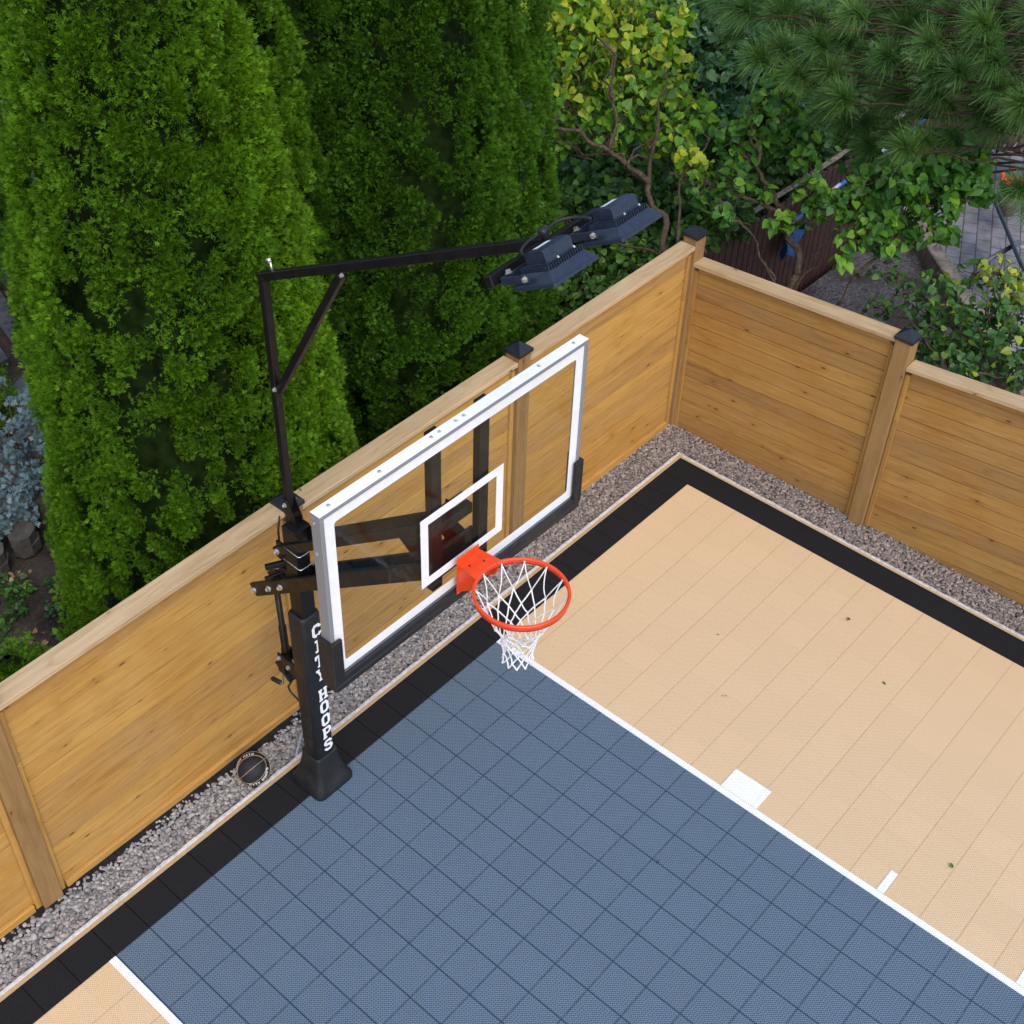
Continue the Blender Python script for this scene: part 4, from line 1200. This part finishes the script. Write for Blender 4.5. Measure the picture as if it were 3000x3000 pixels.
TUFTS = [(-0.52,0.17,3.53), (-0.53,0.55,3.56), (-1.79,0.51,3.92), (-1.82,-0.54,3.38), (-1.42,1.75,3.83), (-1.31,1.40,3.75), (-1.17,1.08,3.14), (-1.85,0.43,2.89), (-1.71,1.10,3.37), (-1.18,-0.13,3.96), (-1.65,1.12,2.98), (-1.65,0.15,2.77), (-1.55,0.39,2.67), (-2.53,0.93,3.79), (-1.06,-0.52,3.62), (-0.95,0.95,3.96), (-0.96,0.66,3.75), (-1.97,0.60,3.76), (-1.71,1.47,3.52), (-0.74,0.43,4.07), (-1.91,0.81,3.60), (-0.47,0.05,3.69), (-2.23,1.20,3.55), (-2.03,0.08,3.06), (-1.19,0.99,3.50), (-1.53,0.63,3.24), (-2.26,0.06,3.76), (-1.00,0.99,3.73), (-2.07,0.88,2.96), (-1.33,-1.08,3.63), (-1.32,0.06,3.58), (-0.65,0.24,3.74), (-1.56,0.99,4.16), (-1.26,1.25,4.03), (-0.95,-0.21,3.87), (-1.73,0.31,3.71), (-1.70,1.33,3.09), (-1.53,0.15,3.40), (-1.76,1.38,3.95), (-1.44,1.61,3.48), (-1.55,-1.07,3.25), (-1.27,-0.71,3.73), (-1.25,1.25,3.85), (-2.08,-0.04,3.44), (-2.23,0.71,3.72), (-1.57,0.40,3.12), (-1.36,0.07,2.97), (-1.68,1.22,3.22), (-2.15,0.53,2.84), (-0.69,1.12,3.19), (-1.02,1.19,3.69), (-2.48,0.44,3.74), (-2.01,1.25,4.10), (-1.48,-0.11,3.05), (-0.26,-0.08,3.74), (-0.65,0.39,3.63), (-1.72,1.61,3.88), (-1.16,-0.47,3.90), (-1.39,1.44,3.53), (-1.11,1.90,3.68), (-1.22,0.06,3.98), (-1.53,-0.15,3.63), (-2.11,1.42,3.94), (-1.83,0.10,3.83), (-2.31,1.36,2.92), (-1.55,0.52,3.66), (-2.06,0.87,2.60), (-1.60,0.52,3.37), (-0.77,-0.16,3.79), (-1.97,0.35,2.63), (-2.42,0.98,3.66), (-1.46,0.75,2.97), (-2.12,0.93,4.02), (-1.71,0.49,3.77), (-0.44,-0.35,3.93), (-1.82,0.24,2.80), (-1.66,1.66,2.68), (-2.11,1.68,2.39), (-1.09,1.72,3.63)]
def tree(name, label, cat, loc, limbs, blobs, size, lm, seed, group=None, tw=5, droop=.55, twr=.006, narrow=1.):
    root = empty(name, loc, label, cat, group)
    b = MB()
    for i, (p, q, r0, r1) in enumerate(limbs): limb(b, p, q, r0 * .52, r1 * .5, seed + i * 3.3, .2, 12)
    ends = [Vector(p).lerp(Vector(q), f) for p, q, _, _ in limbs for f in (.55, 1.)]
    for i, bl in enumerate(blobs):
        c = Vector(bl[:3]); low = [e for e in ends if e.z < c.z + .05] or ends
        e = min(low, key=lambda e: (e - c).length)
        limb(b, e, c, .013, .006, seed + 40 + i * 1.7, .25, 6)
        if (e - c).length < .8: ends.append(c)
        if tw:
            gg = random.Random(seed + i)
            for k in range(tw):
                d = Vector((gg.gauss(0, 1), gg.gauss(0, 1), gg.gauss(.2, .8))).normalized()
                pts = wig(e.lerp(c, gg.uniform(.55, 1.)), c + d * bl[3] * gg.uniform(.8, 1.35), 5, .3, gg.uniform(0, 90))
                b.tube(pts, [twr * (1 - .75 * j / 5) for j in range(6)], 4)
    b.build('trunk', M['bark'], root)
    leaves('crown', root, blobs, size, lm, seed, droop, narrow=narrow)
    return root

# leaning tree behind the corner post, yellowing crown
tree('broadleaf_tree', 'yellowing broadleaf tree leaning over the corner post right of the cedars', 'tree', (-.62, -.78, GZ),
     [((-.62, -.78, GZ), (-.60, -.72, 1.5), .075, .06), ((-.60, -.72, 1.5), (-.68, -1.12, 2.1), .06, .05), ((-.68, -1.12, 2.1), (-.56, -1.5, 2.32), .05, .042),
      ((-.56, -1.5, 2.32), (-.32, -1.97, 2.5), .042, .03), ((-.56, -1.5, 2.32), (-.9, -1.75, 3.0), .035, .015), ((-.68, -1.12, 2.1), (-1.0, -1.3, 3.0), .04, .016),
      ((-.32, -1.97, 2.5), (-.2, -2.3, 3.0), .025, .01), ((-.60, -.72, 1.5), (-1.1, -.9, 2.5), .035, .014)],
     B_YELLOW,
     .088, M['leaf_yellow'], 31, 'trees beyond the right fence', 9)
# second tree: trunk behind the first bay of the right fence
tree('broadleaf_tree', 'crooked forked tree with sparse green clusters in front of the brown board fence', 'tree', (-1.1, .30, GZ),
     [((-1.1, .30, GZ), (-1.12, .24, 1.55), .075, .062), ((-1.12, .24, 1.55), (-1.27, -.02, 1.95), .062, .05), ((-1.27, -.02, 1.95), (-1.28, -.42, 2.28), .05, .035), ((-1.28, -.42, 2.28), (-1.35, -.62, 2.7), .035, .015),
      ((-1.27, -.02, 1.95), (-.98, -.66, 2.12), .04, .025), ((-.98, -.66, 2.12), (-.80, -1.0, 2.2), .025, .012), ((-1.12, .24, 1.2), (-1.0, -.25, 1.85), .035, .015), ((-1.12, .24, 1.3), (-1.6, .4, 2.2), .03, .012),
      ((-1.05, .30, .9), (-.95, .0, 1.65), .028, .012)],
     B_GREEN,
     .092, M['leaf_green'], 41, 'trees beyond the right fence', 7)
tree('broadleaf_tree', 'slender sapling with a hanging green leafy bough over the stone patio', 'tree', (-1.15, .66, GZ),
     [((-1.15, .66, GZ), (-1.18, .66, 1.4), .045, .036), ((-1.18, .66, 1.4), (-1.5, .76, 1.8), .034, .026), ((-1.5, .76, 1.8), (-1.7, .84, 2.1), .026, .02), ((-1.7, .84, 2.1), (-1.88, .94, 2.34), .02, .01),
      ((-1.5, .76, 1.8), (-1.75, 1.1, 2.1), .016, .008), ((-1.18, .66, 1.1), (-1.35, .92, 1.55), .022, .01)],
     B_SAP,
     .094, M['leaf_green'], 51, 'trees beyond the right fence', 4)
tree('leafy_shrub', 'dark blue green shrub behind the yellowing tree and under the pine', 'shrub', (-3.0, -1.9, GZ),
     [((-3., -1.9, GZ), (-3.1, -1.8, 1.5), .06, .03), ((-3.1, -1.8, 1.), (-3.3, -1.4, 2.), .035, .012), ((-3., -1.9, .8), (-2.9, -2.4, 2.), .035, .012)],
     B_TEAL,
     .10, M['leaf_teal'], 61, None, 3)
# undergrowth beyond the corner
lab = ['dark leafy shrub above the nearer floodlight, left of the leaning trunk', 'dark shrub hugging the side of the last cedar', 'dark plant at the foot of the leaning tree', 'low dark plant right behind the fence under the floodlights',
       'dark shrub under the yellowing crown', 'dark bush behind the yellowing crown beside the cedar', 'dark shrub at the near end of the brown board fence', 'dark shrub behind the brown board fence', 'dark bush beyond the yellowing crown',
       'big dark bush at the top edge beside the cedar', 'big dark bush at the top edge behind the teal shrub', 'dark shrub behind the brown fence below the pine boughs', 'far dark bush behind the pine boughs', 'far dark bush in the top right corner behind the pine']
for i, bl in enumerate(B_UNDER):
    if i == 13: bl = bl[:1]
    x, y = bl[0][0], bl[0][1]; z = bl[0][2]
    bl = bl + [(a + .1, c - .1, max(.15, d * .45), r * 1.05, int(n * .6), t * .7) for a, c, d, r, n, t in bl]
    tree('undergrowth_shrub', lab[i], 'shrub', (x, y, GZ), [((x, y, GZ), (x + .1, y, z * .8), .03, .012), ((x, y, GZ), (x - .15, y + .2, z * .8), .025, .01)], bl, .085 if i < 9 else .13, M['leaf_dark'], 70 + i, 'dark undergrowth shrubs', 4, .35, .007)
# hedge along the back of the right fence
tree('hedge_shrub', 'low hedge with green and yellow leaves along the right fence beside the patio', 'hedge', (-1.3, 2.0, GZ),
     [((-1.2, 1.75, GZ), (-1.3, 1.7, 1.2), .03, .012), ((-1.3, 2.2, GZ), (-1.4, 2.3, 1.3), .03, .012), ((-1.2, 1.4, GZ), (-1.2, 1.35, 1.1), .025, .01), ((-1.4, 2.7, GZ), (-1.4, 2.8, 1.3), .025, .01)],
     B_HEDGE,
     .07, M['leaf_hedge'], 91, None, 5)

# ------------------------------------------------------------------ pine
def pine():
    g = random.Random(5); ng = np.random.default_rng(5)
    base = Vector((-4.6, 3.4, GZ))
    root = empty('pine_tree', base, 'long needled pine whose boughs hang into the top right corner', 'pine')
    b = MB(); b.tube([base, base + V(.05, 0, 2.5), base + V(.0, .05, 6.0)], [.2, .16, .09], 10); b.build('trunk', M['bark'], root)
    tufts = []
    T = TUFTS
    bb = MB(); hubs = [base + V(0, 0, z) for z in (3.0, 3.5, 4.0, 4.4)]
    for i, p in enumerate(T):
        p = Vector(p) + V(g.uniform(-.06, .06), g.uniform(-.06, .06), g.uniform(-.06, .06))
        n = ng.integers(300, 420)
        ax = (p - Vector((-4.6, 3.4, p.z - .6))).normalized() * .7 + V(.2, .1, .45); ax.normalize()
        d = ng.normal(size=(n, 3)); d /= np.linalg.norm(d, axis=1)[:, None]
        axn = np.array(ax)
        back = d @ axn < -.2; d[back] *= -1
        d = d + axn * .45; d /= np.linalg.norm(d, axis=1)[:, None]
        o = np.array(p) - axn * ng.uniform(0, .16, n)[:, None]
        L = ng.uniform(.16, .27, n)
        tufts.append((o, d, L, ng.normal(.45 + g.uniform(-.18, .18), .15, n)))
        hub = min(hubs, key=lambda h: abs(h.z - (p.z + .2)))
        s = p.lerp(hub, .25) - V(0, 0, .30)
        bb.tube(wig(p - ax * .16, s, 4, .1, i), [.006, .008, .009, .010, .012], 5)
        bb.tube(wig(s, hub, 6, .08, i % 9 + 50), [.010, .011, .012, .013, .014, .016, .02], 5)
    bb.build('boughs', M['bark_dark'], root)
    o = np.concatenate([t[0] for t in tufts]); d = np.concatenate([t[1] for t in tufts]); L = np.concatenate([t[2] for t in tufts]); tn = np.concatenate([t[3] for t in tufts])
    n = len(o)
    sd = np.cross(d, ng.normal(size=(n, 3))); sd /= np.linalg.norm(sd, axis=1)[:, None]
    droop = np.array([0, 0, -1.]) * (L * .12)[:, None]
    w = .0022
    vs = np.empty((n, 6, 3))
    mid = o + d * (L * .55)[:, None]; tip = o + d * L[:, None] + droop
    vs[:, 0] = o - sd * w; vs[:, 1] = o + sd * w; vs[:, 2] = mid + sd * w; vs[:, 3] = mid - sd * w; vs[:, 4] = tip + sd * w * .4; vs[:, 5] = tip - sd * w * .4
    q = np.array([(0, 1, 2, 3), (3, 2, 4, 5)])
    q = (q[None] + (np.arange(n) * 6)[:, None, None]).reshape(-1, 4)
    np_mesh('needles', vs.reshape(-1, 3), q, M['needle'], root, np.repeat(np.clip(tn, 0, 1), 6))
pine()

# ------------------------------------------------------------------ neighbour's things beyond the right fence
bf = empty('board_fence', (-3.2, -.86, GZ), 'dark brown vertical board fence of the neighbouring yard', 'fence')
b = MB(); x = -.95; k = 0
while x > -7.6:
    w = random.uniform(.105, .125); top = 1.20 + random.uniform(-.03, .03)
    b.box((x - w, -.88 + random.uniform(-.006, .006), GZ - .1), (x - .012, -.862, top), .003)
    x -= w + .002; k += 1
b.build('boards', M['brown_board'], bf)
b = MB()
for z in (.15, .95): b.box((-7.6, -.93, z), (-.95, -.884, z + .09), .003)
b.build('rail', M['brown_board'], bf)
b = MB(); b.box((-7.6, -.95, 1.235), (-.95, -.90, 1.262), .003)
b.build('cap_strip', M['old_timber'], bf)

# blue pole and tarp by that fence
b = MB(); b.tube([(-2.75, -.72, 1.02), (-5.6, -.70, 1.25)], .022, 10)
po = b.build('blue_pole', M['blue_paint']); tag(po, 'long blue pole with pale bands leaning along the brown board fence', 'pole')
b = MB()
for t in (.12, .26, .44, .6):
    p = V(-2.75, -.72, 1.02).lerp(V(-5.6, -.70, 1.25), t); q = V(-2.75, -.72, 1.02).lerp(V(-5.6, -.70, 1.25), t + .05)
    b.tube([p + V(0, .002, .018), q + V(0, .002, .018)], .018, 8)
b.build('pale_band', M['pale_tube'], po)
b = MB(); 
vs = []; fs = []
for i in range(7):
    for j in range(7):
        u, v = i / 6, j / 6
        vs.append((-2.62 - .34 * u, -.70 + .05 * math.sin(u * 9 + v * 3), .92 - .28 * v + .03 * math.sin(u * 7)))
for i in range(6):
    for j in range(6): fs.append((i * 7 + j, (i + 1) * 7 + j, (i + 1) * 7 + j + 1, i * 7 + j + 1))
b.add(vs, fs, 0, None, True); b.add([(a, c - .012, d) for a, c, d in vs], [f[::-1] for f in fs], 0, None, True)
M['tarp'] = simple('dull blue tarp', (.03, .10, .26), .5, 0., .4, .3, 12)
tag(b.build('blue_tarp', M['tarp']), 'crumpled blue tarp hanging against the brown board fence', 'tarp')

# patio, timber edging, gravel below
b = MB()
pv = [(-5.72, -.83), (-5.37, -.46), (-4.09, .90), (-3.1, 1.95), (-2.4, 4.5), (-14, 6.5), (-14, -.82)]
b.prism(pv, (0, 0, GZ - .2), X3, .28)
tag(b.build('patio', M['paver']), kind='structure')
sheet('gravel_path', [(-2.2, -.78), (-4.5, -.76), (-5.5, -.62), (-4.2, .80), (-3.1, 1.9), (-1.2, 3.2), (-.75, 1.6), (-.75, .3)], GZ + .09, M['grit'])
b = MB(); b.beam((-5.64, -.80, .0), (-3.02, 1.98, .0), .17, .24, c=.012)
tag(b.build('timber_edging', M['old_timber']), 'weathered grey timber edging the paved patio', 'edging')

# garden chair with dark back panel and bent grey legs
ch = empty('garden_chair', (-5.2, .9, .08), 'dark folding garden chair on the pavers near the right edge', 'chair')
b = MB(); b.beam((-5.62, .30, .46), (-4.48, 1.16, .46), .035, .36, up=(.35, -.45, .82), c=.01); b.build('backrest', M['teal_black'], ch)
b = MB(); b.tube([(-5.0, .85, .48), (-4.78, .80, .45), (-4.52, .68, .35), (-4.47, .62, .09)], .026, 8)
b.build('leg', M['grey_metal'], ch)
b = MB(); b.tube([(-4.86, .92, .5), (-5.1, 1.25, .52)], .028, 8); b.build('armrest', M['pale_tube'], ch)
# slatted wooden seats at the far side of the patio
def slat_bench(x, y, a, label):
    root = empty('slatted_chair', (x, y, .08), label, 'chair', 'slatted brown chairs on the patio')
    c, s = math.cos(a), math.sin(a); U = Vector((c, s, 0)); W = Vector((-s, c, 0)); o = Vector((x, y, .08))
    b = MB()
    for k in range(6):
        p = o + U * (-.28 + .11 * k) + V(0, 0, .36); b.beam(p - W * .05, p - W * .26 + V(0, 0, .66), .085, .018)
    b.build('backrest', M['brown_board'], root)
    b = MB()
    for k in range(5):
        p = o + W * (.0 + .1 * k) + V(0, 0, .38 - .015 * k); b.beam(p - U * .3, p + U * .3, .085, .02)
    b.build('seat', M['brown_board'], root)
    for sgn in (-1, 1):
        b = MB(); p = o + U * sgn * .33; b.beam(p - W * .15 + V(0, 0, .58), p + W * .5 + V(0, 0, .58), .12, .022); b.build('armrest', M['brown_board'], root)
        b = MB(); b.beam(p + W * .42, p + W * .42 + V(0, 0, .565), .03, .09); b.build('leg', M['brown_board'], root)
        b = MB(); b.beam(p - W * .1, p - W * .1 + V(0, 0, .565), .03, .09); b.build('leg', M['brown_board'], root)
slat_bench(-7.35, -.40, R(10), 'brown slatted chair at the far side of the patio under the pine')
slat_bench(-7.0, .62, R(55), 'brown slatted chair at the right edge beside the orange flowers')
fp = empty('flower_pot', (-6.25, .22, .08), 'pot of orange flowers on the patio at the right edge', 'flower pot')
b = MB(); b.lathe((-6.25, .22, .08), (0, 0, 1), [(.10, 0), (.14, .22), (.15, .26), (.13, .26)], 16); b.build('pot', M['old_timber'], fp)
leaves('foliage', fp, [(-6.25, .22, .42, .16, 60, .6)], .08, M['leaf_green'], 7)
b = MB()
for k in range(26):
    p = V(-6.22 + random.gauss(0, .08), .25 + random.gauss(0, .1), .52 + random.gauss(0, .04)); b.lathe(p, (.3, .3, 1), [(.008, 0), (.03, .012), (.022, .02)], 7)
b.build('flowers', M['terracotta'], fp)
# white flowering plants beyond the corner
for i, (x, y, z) in enumerate(((-1.85, -2.35, .75), (-1.3, -2.2, .62), (-1.55, -1.9, .7))):
    root = empty('flowering_plant', (x, y, GZ), ['white flower spikes among dark leaves left of the leaning trunk', 'low white flowers beside the outer floodlight', 'sparse white flowers under the leaning trunk'][i], 'plant', 'white flowering plants')
    leaves('foliage', root, [(x, y, z - .3, .32, 90, .4)], .11, M['leaf_dark'], 120 + i)
    leaves('flowers', root, [(x, y, z + .05 + .1 * k, .05, 14, .5) for k in range(3)], .045, M['petal'], 130 + i)

# ------------------------------------------------------------------ left garden
def feathery(x, y, h, r, seed, label):
    root = empty('silver_plant', (x, y, GZ), label, 'plant', 'silver plants')
    g = np.random.default_rng(seed); b = MB(); P = []
    for k in range(46):
        a = g.uniform(0, 2 * math.pi); q = math.sqrt(g.uniform(0, 1)) * r; hh = h * (1 - .55 * (q / r) ** 1.5) * g.uniform(.6, 1.05)
        p0 = Vector((x, y, GZ)); p1 = Vector((x + q * math.cos(a), y + q * math.sin(a), GZ + hh))
        pts = wig(p0, p1, 6, .12, k); b.tube(pts, [.006, .006, .005, .005, .004, .003, .002], 4)
        for i in range(2, 7):
            for m in range(15): P.append((pts[i], (pts[i] - pts[i - 1]).normalized()))
    b.build('stem', M['twig'], root)
    n = len(P); o = np.array([p[0][:] for p in P]); d = np.array([p[1][:] for p in P])
    e = d * .6 + g.normal(0, .6, (n, 3)); e /= np.linalg.norm(e, axis=1)[:, None]
    s = np.cross(e, g.normal(size=(n, 3))); s /= np.linalg.norm(s, axis=1)[:, None]
    L = g.uniform(.03, .075, n); vs = np.empty((n, 5, 4, 3))
    for k, (t, an) in enumerate(((0, 0), (.25, .8), (.25, -.8), (.55, .8), (.55, -.8))):
        bb = o + e * (L * t)[:, None]; ee = e * math.cos(an) + s * math.sin(an); ll = L * (1. if k == 0 else .5)
        w = np.cross(ee, np.cross(e, s)) * (L * .10)[:, None]
        vs[:, k, 0] = bb; vs[:, k, 1] = bb + ee * (ll * .5)[:, None] + w; vs[:, k, 2] = bb + ee * ll[:, None]; vs[:, k, 3] = bb + ee * (ll * .5)[:, None] - w
    np_mesh('foliage', vs.reshape(-1, 3), np.arange(n * 20).reshape(-1, 4), M['silver'], root, np.repeat(np.clip(g.normal(.5, .2, n), 0, 1), 20))
feathery(4.20, -3.93, 1.45, .46, 3, 'feathery silver grey plant at the left edge, the larger one')
feathery(4.66, -3.80, .55, .30, 4, 'small silver plant in front of the larger one by the stacked blocks')
def blocks(x, y, a, n, label):
    for k in range(n):
        b = MB(); c, s = math.cos(a + .12 * k), math.sin(a + .12 * k)
        pl = [(.11 * math.cos(R(q)) * 1.2, .11 * math.sin(R(q))) for q in (25, 65, 115, 155, 205, 245, 295, 335)]
        pl = [(p[0] * c - p[1] * s, p[0] * s + p[1] * c) for p in pl]
        b.prism(pl, (x + .012 * k, y - .01 * k, GZ + .02 + .105 * k), X3, .10)
        tag(b.build('paving_block', M['block']), label[k], 'paving block', 'stacked paving blocks')
blocks(4.62, -3.50, .4, 2, ['lower block of the stack beside the cedar in the left garden', 'upper block of the stack beside the cedar in the left garden'])
blocks(4.92, -3.48, .9, 2, ['lower block of the stack at the left edge under the silver plant', 'upper block of the stack at the left edge under the silver plant'])
blocks(4.22, -3.75, .1, 2, ['lower block of the stack half hidden behind the silver plant', 'upper block of the stack half hidden behind the silver plant'])
b = MB(); b.prism([(3.05, -5.65), (3.55, -5.45), (3.75, -4.75), (3.2, -4.85)], (0, 0, GZ + .05), X3, .05)
tag(b.build('stone_slab', M['slate']), 'smooth dark slate slab beside the leftmost cedar', 'slab')
for i, (x, y) in enumerate(((2.72, -6.1), (3.0, -6.4), (3.32, -6.55))):
    b = MB(); b.beam((x, y + .6, GZ + .06), (x - .45, y - 1.2, GZ + .06), .22, .05, c=.006)
    tag(b.build('plank', M['dark_plank']), ['dark weathered plank nearest the cedar', 'dark weathered plank in the middle of three', 'dark weathered plank nearest the left edge'][i], 'plank', 'dark planks on the ground')
tree('hedge_shrub', 'dull grey green bush at the left edge beyond the planks', 'bush', (2.0, -7.6, GZ), [((2., -7.6, GZ), (2., -7.5, 1.), .04, .015)],
     [(2.0 + .5 * math.cos(k), -7.6 + .5 * math.sin(k * 1.7), .4 + .25 * (k % 4), .5, 170, .4) for k in range(8)], .09, M['purple'], 151, None, 2)
# weeds on the soil: nobody could count them
wb = []
g = random.Random(4)
for k in range(46):
    wb.append((g.uniform(4.6, 6.3), g.uniform(-3.3, -1.3), GZ + .03, g.uniform(.05, .15), 16, g.uniform(.1, .5)))
o = leaves('ground_cover', None, wb, .05, M['leaf_dark'], 160, .1)
tag(o, 'small weeds scattered over the dark soil left of the cedars', 'weeds', kind='stuff')
lb = [(g.uniform(-3., 6.3), g.uniform(-4.5, -1.0), GZ + .03, .12, 3, g.uniform(.3, .9)) for k in range(120)]
o = leaves('leaf_litter', None, lb, .05, leafmat('dead leaves', (.12, .07, .03), (.20, .12, .05), (.30, .2, .09), .1), 161, 0.)
tag(o, 'fallen dry leaves on the soil', 'leaf litter', kind='stuff')

o = leaves('court_debris', None, [(1.15, 2.75, .004, .01, 1, .6), (1.6, 1.5, .004, .01, 1, .6), (2.1, 1.9, .004, .01, 1, .5), (.75, 2.2, .004, .01, 1, .4), (3.6, 2.4, .004, .01, 1, .4), (2.3, 3.9, .004, .01, 1, .6)], .035, M['leaf_dark'], 171, 0.)
tag(o, 'few small dry leaf scraps lying on the court', 'debris', kind='stuff')
# ------------------------------------------------------------------ light, sky, camera
w = bpy.data.worlds.new('World'); scene.world = w; w.use_nodes = True
nt = w.node_tree; bg = nt.nodes['Background']
sk = nt.nodes.new('ShaderNodeTexSky'); sk.sky_type = 'NISHITA'; sk.sun_disc = False
EL, AZ = R(52), R(60)
sk.sun_elevation = EL; sk.sun_rotation = R(90) - AZ
sk.air_density = 1.0; sk.dust_density = 2.5; sk.ozone_density = 1.
nt.links.new(sk.outputs[0], bg.inputs[0]); bg.inputs[1].default_value = .15
sl = bpy.data.lights.new('Sun', 'SUN'); sl.energy = .55; sl.angle = R(50); sl.color = (1., .97, .93)
so = bpy.data.objects.new('Sun', sl); col.objects.link(so)
sd = Vector((math.cos(EL) * math.cos(AZ), math.cos(EL) * math.sin(AZ), math.sin(EL)))
so.rotation_euler = sd.to_track_quat('Z', 'Y').to_euler(); so.location = (5, 5, 12)

cam = bpy.data.cameras.new('Camera'); cam.lens = 46.13; cam.sensor_width = 36.; cam.clip_end = 400
co = bpy.data.objects.new('Camera', cam); col.objects.link(co)
Rm = ((-0.656873250672726, 0.7534855537668546, 0.02787566708264405), (0.4907784506398082, 0.45533235737690636, -0.7428384459040731), (-0.5724107309775344, -0.4742699279843133, -0.6688901183838185))
m = Matrix(((Rm[0][0], -Rm[1][0], -Rm[2][0], 8.1645), (Rm[0][1], -Rm[1][1], -Rm[2][1], 4.7794), (Rm[0][2], -Rm[1][2], -Rm[2][2], 7.6527), (0, 0, 0, 1)))
co.matrix_world = m
scene.camera = co
scene.render.engine = 'CYCLES'
scene.view_settings.view_transform = 'Standard'; scene.view_settings.look = 'None'
scene.view_settings.exposure = .85; scene.view_settings.gamma = 1.
